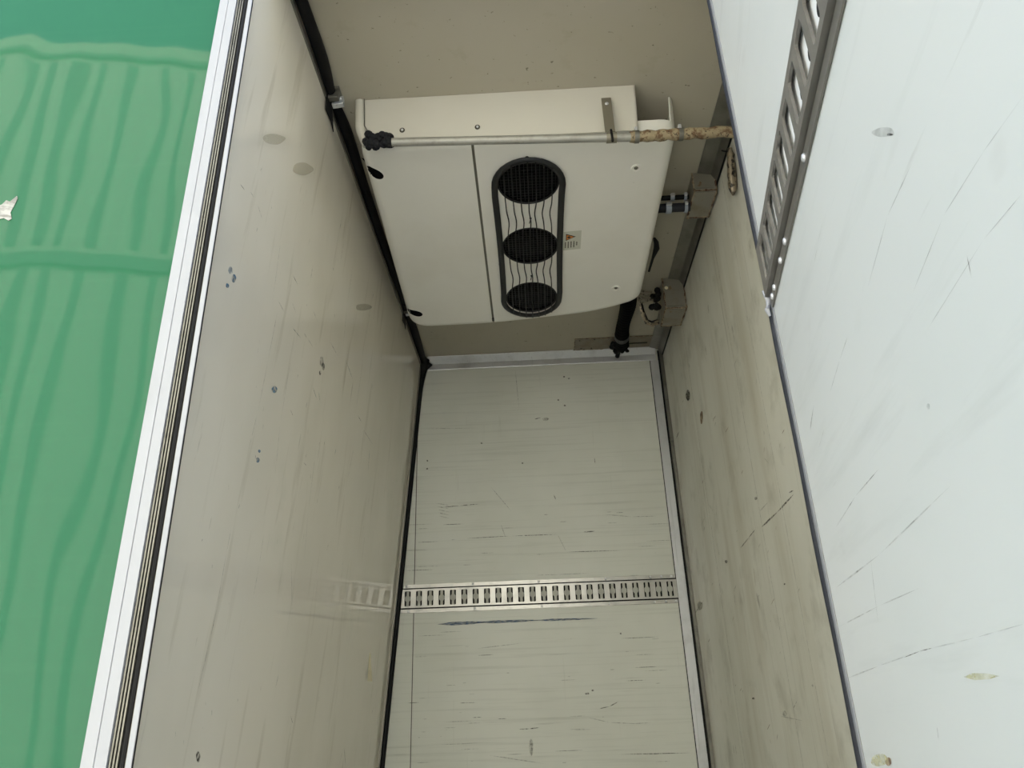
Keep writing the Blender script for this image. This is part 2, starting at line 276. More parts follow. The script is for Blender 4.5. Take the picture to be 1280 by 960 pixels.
# strokes and spots of wear on the panels: (kind, material slot, width in metres, points)
#MARKDATA-BEGIN
BACKMARKS = [('V', 4, 0.0035, (-0.5453, 3.3, 1.0), (-0.5453, 3.3, 3.05)),
    ('S', 1, 0.0036, (-0.4216, 3.3, 2.5904), (-0.3454, 3.3, 2.5945)),
    ('S', 1, 0.0036, (-0.3454, 3.3, 2.5945), (-0.2548, 3.3, 2.5981)),
    ('S', 2, 0.0036, (-0.4545, 3.3, 2.6103), (-0.3926, 3.3, 2.5966)),
    ('S', 2, 0.0036, (-0.4507, 3.3, 2.5953), (-0.3926, 3.3, 2.5818)),
    ('S', 2, 0.0036, (-0.4469, 3.3, 2.5804), (-0.3925, 3.3, 2.5671)),
    ('S', 2, 0.0036, (-0.4432, 3.3, 2.5655), (-0.3925, 3.3, 2.5524)),
    ('S', 2, 0.0036, (-0.4394, 3.3, 2.5507), (-0.3924, 3.3, 2.5378)),
    ('S', 1, 0.0032, (-0.3174, 3.3, 2.4446), (-0.1148, 3.3, 2.447)),
    ('S', 1, 0.0032, (-0.1148, 3.3, 2.447), (0.0872, 3.3, 2.4458)),
    ('S', 2, 0.0032, (0.0872, 3.3, 2.4458), (0.1213, 3.3, 2.3668)),
    ('S', 1, 0.0028, (0.1213, 3.3, 2.3668), (0.3656, 3.3, 2.364)),
    ('S', 1, 0.005, (0.2007, 3.3, 2.4518), (0.2538, 3.3, 2.4532)),
    ('S', 2, 0.0032, (0.2987, 3.3, 2.5269), (0.4217, 3.3, 2.5108)),
    ('S', 2, 0.0032, (0.4217, 3.3, 2.5108), (0.535, 3.3, 2.5096)),
    ('S', 1, 0.0033, (0.2764, 3.3, 2.7941), (0.2777, 3.3, 2.7631)),
    ('S', 1, 0.0045, (0.0087, 3.3, 2.997), (0.0393, 3.3, 3.0037)),
    ('P', 2, 0, [(0.0762, 3.3, 2.9938), (0.0744, 3.3, 2.9916), (0.0725, 3.3, 2.9896), (0.07, 3.3, 2.9877), (0.0661, 3.3, 2.9863), (0.0611, 3.3, 2.9858), (0.0563, 3.3, 2.9863), (0.0528, 3.3, 2.9878), (0.0503, 3.3, 2.9901), (0.048, 3.3, 2.9927), (0.046, 3.3, 2.9953), (0.0459, 3.3, 2.9975), (0.0485, 3.3, 2.9995), (0.0529, 3.3, 3.0013), (0.0576, 3.3, 3.0027), (0.0619, 3.3, 3.0033), (0.0664, 3.3, 3.0028), (0.0712, 3.3, 3.0011), (0.0752, 3.3, 2.9988), (0.0769, 3.3, 2.9962)], None),
    ('S', 2, 0.0023, (-0.5152, 3.3, 2.9734), (-0.2496, 3.3, 2.9648)),
    ('S', 2, 0.0023, (-0.0733, 3.3, 3.2651), (-0.0616, 3.3, 3.0454)),
    ('P', 1, 0, [(0.1664, 3.3, 3.2099), (0.166, 3.3, 3.2085), (0.1649, 3.3, 3.2073), (0.1636, 3.3, 3.2066), (0.1624, 3.3, 3.2063), (0.1611, 3.3, 3.2063), (0.1596, 3.3, 3.2066), (0.1582, 3.3, 3.2071), (0.1572, 3.3, 3.2078), (0.157, 3.3, 3.209), (0.1572, 3.3, 3.2104), (0.1574, 3.3, 3.2118), (0.1578, 3.3, 3.213), (0.1586, 3.3, 3.2137), (0.16, 3.3, 3.214), (0.1616, 3.3, 3.214), (0.1629, 3.3, 3.2138), (0.164, 3.3, 3.2133), (0.165, 3.3, 3.2125), (0.166, 3.3, 3.2113)], None),
    ('P', 1, 0, [(0.189, 3.3, 3.2002), (0.1887, 3.3, 3.199), (0.1877, 3.3, 3.1981), (0.1863, 3.3, 3.1972), (0.185, 3.3, 3.1966), (0.1837, 3.3, 3.1962), (0.1822, 3.3, 3.1962), (0.1808, 3.3, 3.1969), (0.1798, 3.3, 3.198), (0.1795, 3.3, 3.1994), (0.1797, 3.3, 3.2007), (0.1801, 3.3, 3.2019), (0.1805, 3.3, 3.2029), (0.1813, 3.3, 3.2038), (0.1826, 3.3, 3.2045), (0.1842, 3.3, 3.2048), (0.1856, 3.3, 3.2048), (0.1867, 3.3, 3.2041), (0.1876, 3.3, 3.203), (0.1885, 3.3, 3.2016)], None),
    ('P', 1, 0, [(0.1322, 3.3, 3.0896), (0.1321, 3.3, 3.0884), (0.1312, 3.3, 3.0872), (0.1298, 3.3, 3.0861), (0.1284, 3.3, 3.0854), (0.1271, 3.3, 3.0853), (0.1258, 3.3, 3.0858), (0.1243, 3.3, 3.0867), (0.1232, 3.3, 3.0878), (0.1228, 3.3, 3.0889), (0.1231, 3.3, 3.09), (0.1236, 3.3, 3.0913), (0.1241, 3.3, 3.0925), (0.1249, 3.3, 3.0936), (0.1261, 3.3, 3.0942), (0.1277, 3.3, 3.0943), (0.1291, 3.3, 3.0939), (0.1301, 3.3, 3.093), (0.1309, 3.3, 3.0919), (0.1316, 3.3, 3.0908)], None),
    ('P', 1, 0, [(0.161, 3.3, 3.0592), (0.1603, 3.3, 3.058), (0.1593, 3.3, 3.0567), (0.1583, 3.3, 3.0557), (0.1572, 3.3, 3.0552), (0.1559, 3.3, 3.0552), (0.1543, 3.3, 3.0557), (0.1531, 3.3, 3.0565), (0.1524, 3.3, 3.0575), (0.1521, 3.3, 3.0585), (0.1519, 3.3, 3.0597), (0.1518, 3.3, 3.061), (0.1523, 3.3, 3.0623), (0.1534, 3.3, 3.0633), (0.1549, 3.3, 3.0638), (0.1564, 3.3, 3.0637), (0.1576, 3.3, 3.0632), (0.1588, 3.3, 3.0624), (0.1601, 3.3, 3.0615), (0.1609, 3.3, 3.0604)], None),
    ('P', 1, 0, [(-0.0519, 3.3, 2.7819), (-0.0518, 3.3, 2.7807), (-0.0523, 3.3, 2.7798), (-0.0535, 3.3, 2.7792), (-0.0549, 3.3, 2.7787), (-0.0563, 3.3, 2.7785), (-0.0575, 3.3, 2.7785), (-0.0588, 3.3, 2.7789), (-0.0601, 3.3, 2.7798), (-0.0608, 3.3, 2.781), (-0.0608, 3.3, 2.7823), (-0.0601, 3.3, 2.7835), (-0.0593, 3.3, 2.7844), (-0.0584, 3.3, 2.7851), (-0.0574, 3.3, 2.7855), (-0.056, 3.3, 2.7858), (-0.0545, 3.3, 2.7857), (-0.0534, 3.3, 2.7853), (-0.0527, 3.3, 2.7845), (-0.0523, 3.3, 2.7833)], None),
    ('P', 1, 0, [(-0.2391, 3.3, 2.8884), (-0.239, 3.3, 2.8872), (-0.2393, 3.3, 2.8862), (-0.2403, 3.3, 2.8855), (-0.2418, 3.3, 2.8851), (-0.2432, 3.3, 2.8848), (-0.2445, 3.3, 2.8848), (-0.2457, 3.3, 2.8852), (-0.2469, 3.3, 2.8862), (-0.2478, 3.3, 2.8874), (-0.2481, 3.3, 2.8888), (-0.2476, 3.3, 2.89), (-0.2466, 3.3, 2.8909), (-0.2455, 3.3, 2.8916), (-0.2444, 3.3, 2.8921), (-0.2431, 3.3, 2.8923), (-0.2416, 3.3, 2.8923), (-0.2403, 3.3, 2.8919), (-0.2395, 3.3, 2.8909), (-0.2392, 3.3, 2.8897)], None),
    ('P', 1, 0, [(-0.4931, 3.3, 2.8136), (-0.493, 3.3, 2.8124), (-0.4936, 3.3, 2.8112), (-0.4948, 3.3, 2.8102), (-0.4962, 3.3, 2.8097), (-0.4975, 3.3, 2.8097), (-0.4988, 3.3, 2.8102), (-0.5002, 3.3, 2.811), (-0.5015, 3.3, 2.8119), (-0.5022, 3.3, 2.8129), (-0.5021, 3.3, 2.814), (-0.5015, 3.3, 2.8152), (-0.5009, 3.3, 2.8164), (-0.5002, 3.3, 2.8174), (-0.4991, 3.3, 2.8179), (-0.4976, 3.3, 2.8179), (-0.4962, 3.3, 2.8174), (-0.495, 3.3, 2.8166), (-0.4943, 3.3, 2.8157), (-0.4937, 3.3, 2.8147)], None),
    ('P', 1, 0, [(-0.4926, 3.3, 2.7748), (-0.4924, 3.3, 2.7737), (-0.493, 3.3, 2.7728), (-0.4942, 3.3, 2.772), (-0.4956, 3.3, 2.7714), (-0.4969, 3.3, 2.7711), (-0.4982, 3.3, 2.7711), (-0.4996, 3.3, 2.7717), (-0.5009, 3.3, 2.7727), (-0.5016, 3.3, 2.7739), (-0.5015, 3.3, 2.7752), (-0.5009, 3.3, 2.7763), (-0.5003, 3.3, 2.7772), (-0.4996, 3.3, 2.7779), (-0.4985, 3.3, 2.7785), (-0.4971, 3.3, 2.7789), (-0.4956, 3.3, 2.7788), (-0.4945, 3.3, 2.7783), (-0.4938, 3.3, 2.7773), (-0.4931, 3.3, 2.7761)], None),
    ('S', 2, 0.0029, (-0.2061, 3.3, 2.6781), (-0.1113, 3.3, 2.5552)),
    ('S', 1, 0.0036, (0.0794, 3.3, 2.6282), (0.0888, 3.3, 2.6018)),
    ('S', 2, 0.0032, (-0.163, 3.3, 2.5028), (-0.1433, 3.3, 2.441)),
    ('S', 3, 0.0143, (-0.4457, 3.3, 2.0835), (-0.228, 3.3, 2.0853)),
    ('S', 3, 0.0115, (-0.296, 3.3, 2.0846), (0.0025, 3.3, 2.0851)),
    ('S', 3, 0.0088, (-0.0415, 3.3, 2.0847), (0.2388, 3.3, 2.0829)),
    ('S', 1, 0.0042, (-0.1105, 3.3, 1.669), (-0.0688, 3.3, 1.6692)),
    ('S', 1, 0.0042, (-0.0688, 3.3, 1.6692), (-0.0302, 3.3, 1.6723)),
    ('P', 1, 0, [(0.1781, 3.3, 1.7914), (0.1782, 3.3, 1.79), (0.1775, 3.3, 1.7889), (0.1756, 3.3, 1.7882), (0.1729, 3.3, 1.7879), (0.1702, 3.3, 1.7879), (0.1678, 3.3, 1.7881), (0.1656, 3.3, 1.7885), (0.1634, 3.3, 1.7894), (0.1616, 3.3, 1.7906), (0.1612, 3.3, 1.792), (0.1624, 3.3, 1.7933), (0.1643, 3.3, 1.7944), (0.1662, 3.3, 1.7951), (0.1682, 3.3, 1.7954), (0.1707, 3.3, 1.7954), (0.1736, 3.3, 1.7952), (0.176, 3.3, 1.7948), (0.1774, 3.3, 1.794), (0.1779, 3.3, 1.7928)], None),
    ('P', 1, 0, [(0.199, 3.3, 1.8028), (0.1991, 3.3, 1.8019), (0.1985, 3.3, 1.8012), (0.1971, 3.3, 1.8005), (0.1954, 3.3, 1.8), (0.1938, 3.3, 1.7997), (0.1923, 3.3, 1.7998), (0.1908, 3.3, 1.8004), (0.1894, 3.3, 1.8012), (0.1885, 3.3, 1.8022), (0.1886, 3.3, 1.8031), (0.1894, 3.3, 1.8039), (0.1903, 3.3, 1.8047), (0.1913, 3.3, 1.8053), (0.1926, 3.3, 1.8059), (0.1942, 3.3, 1.8061), (0.196, 3.3, 1.806), (0.1973, 3.3, 1.8055), (0.198, 3.3, 1.8047), (0.1985, 3.3, 1.8037)], None),
    ('P', 2, 0, [(-0.058, 3.3, 1.6025), (-0.0587, 3.3, 1.5937), (-0.0596, 3.3, 1.5848), (-0.0612, 3.3, 1.5774), (-0.0637, 3.3, 1.5731), (-0.0664, 3.3, 1.5727), (-0.0686, 3.3, 1.5758), (-0.0703, 3.3, 1.5812), (-0.0718, 3.3, 1.5878), (-0.0732, 3.3, 1.595), (-0.0738, 3.3, 1.603), (-0.073, 3.3, 1.6118), (-0.071, 3.3, 1.6208), (-0.0684, 3.3, 1.6283), (-0.0661, 3.3, 1.6326), (-0.0639, 3.3, 1.633), (-0.0615, 3.3, 1.6298), (-0.0591, 3.3, 1.6243), (-0.0576, 3.3, 1.6177), (-0.0574, 3.3, 1.6105)], None),
    ('S', 1, 0.0035, (0.2145, 3.3, 1.7336), (0.257, 3.3, 1.7411)),
    ('S', 1, 0.0035, (0.257, 3.3, 1.7411), (0.2939, 3.3, 1.7577)),
    ('S', 2, 0.0029, (0.1672, 3.3, 1.7027), (0.252, 3.3, 1.6824)),
    ('S', 2, 0.0029, (0.252, 3.3, 1.6824), (0.3786, 3.3, 1.6726)),
    ('S', 1, 0.0025, (0.2767, 3.3, 1.5668), (0.5678, 3.3, 1.5637)),
    ('S', 2, 0.0032, (-0.2342, 3.3, 1.5793), (-0.0079, 3.3, 1.5415)),
    ('S', 2, 0.0033, (-0.2836, 3.3, 1.9798), (-0.0888, 3.3, 1.9952)),
    ('P', 1, 0, [(0.3312, 3.3, 2.0184), (0.3306, 3.3, 2.0172), (0.33, 3.3, 2.0162), (0.3293, 3.3, 2.0156), (0.3283, 3.3, 2.0153), (0.3269, 3.3, 2.0151), (0.3256, 3.3, 2.0152), (0.3247, 3.3, 2.0156), (0.3241, 3.3, 2.0163), (0.3236, 3.3, 2.0174), (0.3233, 3.3, 2.0187), (0.3233, 3.3, 2.02), (0.3239, 3.3, 2.0209), (0.3251, 3.3, 2.0216), (0.3264, 3.3, 2.0219), (0.3276, 3.3, 2.022), (0.3287, 3.3, 2.022), (0.3299, 3.3, 2.0216), (0.331, 3.3, 2.0208), (0.3315, 3.3, 2.0197)], None),
    ('S', 2, 0.0023, (-0.5042, 3.3, 1.6711), (-0.4845, 3.3, 1.6712)),
    ('S', 2, 0.0023, (0.4095, 3.3, 1.8699), (0.5102, 3.3, 1.8703)),
    ('S', 2, 0.0024, (0.0487, 3.3, 2.2703), (0.0775, 3.3, 2.2703)),
    ('S', 2, 0.0025, (0.0303, 3.3, 2.5369), (0.0521, 3.3, 2.5368)),
    ('S', 1, 0.0022, (0.0258, 3.3, 1.5855), (0.1423, 3.3, 1.5862)),
    ('S', 1, 0.0023, (-0.5692, 3.3, 1.7802), (-0.5115, 3.3, 1.7805)),
    ('S', 2, 0.0025, (0.308, 3.3, 2.537), (0.3367, 3.3, 2.537)),
    ('S', 2, 0.0023, (0.4469, 3.3, 1.9925), (0.4869, 3.3, 1.9926)),
    ('S', 2, 0.0025, (-0.2582, 3.3, 2.376), (-0.1968, 3.3, 2.376)),
    ('S', 2, 0.0025, (-0.6046, 3.3, 2.5158), (-0.464, 3.3, 2.5156)),
    ('S', 2, 0.0023, (0.093, 3.3, 1.7093), (0.1578, 3.3, 1.7096)),
    ('S', 2, 0.0025, (0.4676, 3.3, 2.3999), (0.6075, 3.3, 2.3998)),
    ('S', 1, 0.0023, (-0.1575, 3.3, 1.881), (-0.1413, 3.3, 1.881)),
    ('S', 2, 0.0022, (0.1074, 3.3, 1.6594), (0.1772, 3.3, 1.6597)),
    ('S', 2, 0.0023, (-0.4058, 3.3, 1.6762), (-0.4001, 3.3, 1.6762)),
    ('S', 2, 0.0025, (0.3083, 3.3, 2.4872), (0.3592, 3.3, 2.4872)),
    ('S', 2, 0.0022, (0.4186, 3.3, 1.5368), (0.4785, 3.3, 1.5371)),
    ('S', 2, 0.0025, (-0.5506, 3.3, 2.3286), (-0.4309, 3.3, 2.3286)),
    ('S', 2, 0.0024, (-0.1958, 3.3, 2.3105), (-0.1949, 3.3, 2.3105)),
    ('S', 2, 0.0023, (0.2669, 3.3, 1.8793), (0.2923, 3.3, 1.8794)),
    ('S', 2, 0.0025, (-0.5893, 3.3, 2.4008), (-0.4839, 3.3, 2.4007)),
    ('S', 2, 0.0023, (-0.4077, 3.3, 1.8415), (-0.3625, 3.3, 1.8417)),
    ('S', 2, 0.0022, (0.3836, 3.3, 1.5638), (0.5093, 3.3, 1.5645)),
    ('S', 1, 0.0023, (0.329, 3.3, 1.8343), (0.4157, 3.3, 1.8346)),
    ('S', 2, 0.0023, (0.0954, 3.3, 1.8588), (0.1075, 3.3, 1.8588)),
    ('S', 2, 0.0022, (-0.3051, 3.3, 1.5605), (-0.2963, 3.3, 1.5605)),
    ('S', 1, 0.0022, (0.2455, 3.3, 1.6023), (0.2465, 3.3, 1.6023)),
    ('S', 1, 0.0024, (0.5061, 3.3, 2.3485), (0.5078, 3.3, 2.3485)),
    ('S', 1, 0.0023, (-0.3494, 3.3, 1.7731), (-0.3125, 3.3, 1.7732)),
    ('S', 2, 0.0025, (0.4833, 3.3, 2.4742), (0.5823, 3.3, 2.474)),
    ('S', 2, 0.0023, (-0.3118, 3.3, 1.8051), (-0.2852, 3.3, 1.8052)),
    ('S', 2, 0.0023, (0.4494, 3.3, 1.8209), (0.4719, 3.3, 1.821)),
    ('S', 1, 0.0022, (0.0547, 3.3, 1.5445), (0.0706, 3.3, 1.5446)),
    ('S', 2, 0.0023, (-0.5146, 3.3, 1.7962), (-0.4901, 3.3, 1.7963)),
    ('S', 2, 0.0024, (-0.4359, 3.3, 2.0511), (-0.3357, 3.3, 2.0513)),
    ('S', 2, 0.0023, (-0.4127, 3.3, 1.6829), (-0.3654, 3.3, 1.6832)),
    ('S', 2, 0.0025, (0.0989, 3.3, 2.5013), (0.1343, 3.3, 2.5012)),
    ('S', 2, 0.0023, (-0.352, 3.3, 1.7381), (-0.3401, 3.3, 1.7382)),
    ('S', 2, 0.0023, (-0.4111, 3.3, 1.7049), (-0.2937, 3.3, 1.7055)),
    ('S', 1, 0.0024, (-0.5874, 3.3, 2.3137), (-0.4573, 3.3, 2.3137)),
    ('S', 1, 0.0023, (0.3704, 3.3, 1.884), (0.4719, 3.3, 1.8843)),
    ('S', 2, 0.0022, (0.0884, 3.3, 1.6617), (0.158, 3.3, 1.6621)),
    ('S', 2, 0.0024, (0.067, 3.3, 2.2716), (0.2162, 3.3, 2.2716)),
    ('S', 2, 0.0024, (0.4318, 3.3, 2.3777), (0.5206, 3.3, 2.3777)),
    ('S', 1, 0.0025, (0.3527, 3.3, 2.5321), (0.3873, 3.3, 2.532)),
    ('S', 2, 0.0025, (-0.3853, 3.3, 2.4408), (-0.364, 3.3, 2.4408)),
    ('S', 1, 0.0023, (-0.2992, 3.3, 1.7175), (-0.2567, 3.3, 1.7177)),
    ('S', 1, 0.0025, (-0.4237, 3.3, 2.5103), (-0.3246, 3.3, 2.5102)),
    ('S', 2, 0.0024, (-0.5306, 3.3, 2.0394), (-0.4037, 3.3, 2.0397)),
    ('S', 2, 0.0023, (0.0598, 3.3, 1.8453), (0.1316, 3.3, 1.8456)),
    ('S', 2, 0.0022, (0.3452, 3.3, 1.6754), (0.4162, 3.3, 1.6758)),
    ('S', 1, 0.0023, (-0.2749, 3.3, 1.9534), (-0.205, 3.3, 1.9536)),
    ('S', 2, 0.0025, (-0.5689, 3.3, 2.541), (-0.5688, 3.3, 2.541)),
    ('S', 2, 0.0023, (-0.3371, 3.3, 1.8487), (-0.3213, 3.3, 1.8488)),
    ('S', 2, 0.0022, (-0.4281, 3.3, 1.6226), (-0.2668, 3.3, 1.6235)),
    ('S', 2, 0.0025, (-0.0102, 3.3, 2.361), (0.0259, 3.3, 2.361)),
    ('S', 2, 0.0023, (0.3399, 3.3, 1.9462), (0.3539, 3.3, 1.9463)),
    ('S', 2, 0.0022, (-0.1633, 3.3, 1.5791), (-0.0899, 3.3, 1.5795)),
    ('S', 2, 0.0022, (-0.3487, 3.3, 1.6032), (-0.2683, 3.3, 1.6036)),
    ('S', 1, 0.0025, (-0.5371, 3.3, 2.4358), (-0.4398, 3.3, 2.4357)),
    ('S', 2, 0.0023, (0.3763, 3.3, 1.9328), (0.4588, 3.3, 1.933)),
    ('S', 2, 0.0023, (-0.3255, 3.3, 1.9904), (-0.3111, 3.3, 1.9905)),
    ('S', 2, 0.0025, (-0.155, 3.3, 2.4835), (-0.1069, 3.3, 2.4834)),
    ('S', 2, 0.0024, (0.3783, 3.3, 2.2546), (0.4345, 3.3, 2.2547)),
    ('S', 2, 0.0024, (-0.3383, 3.3, 2.3282), (-0.2977, 3.3, 2.3282)),
    ('S', 2, 0.0023, (-0.3208, 3.3, 1.6971), (-0.2667, 3.3, 1.6974)),
    ('S', 1, 0.0023, (-0.1975, 3.3, 1.7094), (-0.1574, 3.3, 1.7096)),
    ('S', 2, 0.0022, (-0.5174, 3.3, 1.6511), (-0.5087, 3.3, 1.6512)),
    ('S', 2, 0.0022, (-0.5272, 3.3, 1.5607), (-0.4582, 3.3, 1.5611)),
    ('S', 2, 0.0023, (-0.5016, 3.3, 1.7182), (-0.4804, 3.3, 1.7183)),
    ('S', 2, 0.0022, (-0.0174, 3.3, 1.6099), (-0.0164, 3.3, 1.6099)),
    ('S', 2, 0.0025, (-0.5347, 3.3, 2.4964), (-0.4871, 3.3, 2.4963)),
    ('S', 1, 0.0023, (-0.3167, 3.3, 1.7727), (-0.2827, 3.3, 1.7728)),
    ('S', 1, 0.0023, (0.3236, 3.3, 1.9994), (0.4871, 3.3, 1.9998)),
    ('S', 2, 0.0023, (0.0089, 3.3, 1.7303), (0.0105, 3.3, 1.7303)),
    ('S', 1, 0.0022, (0.2246, 3.3, 1.7029), (0.232, 3.3, 1.703)),
    ('S', 2, 0.0023, (-0.5414, 3.3, 1.9566), (-0.4847, 3.3, 1.9568)),
    ('S', 2, 0.0023, (0.1159, 3.3, 2.0058), (0.12, 3.3, 2.0058)),
    ('S', 2, 0.0024, (-0.014, 3.3, 2.272), (0.0671, 3.3, 2.272)),
    ('S', 1, 0.0022, (-0.428, 3.3, 1.653), (-0.4225, 3.3, 1.653))]
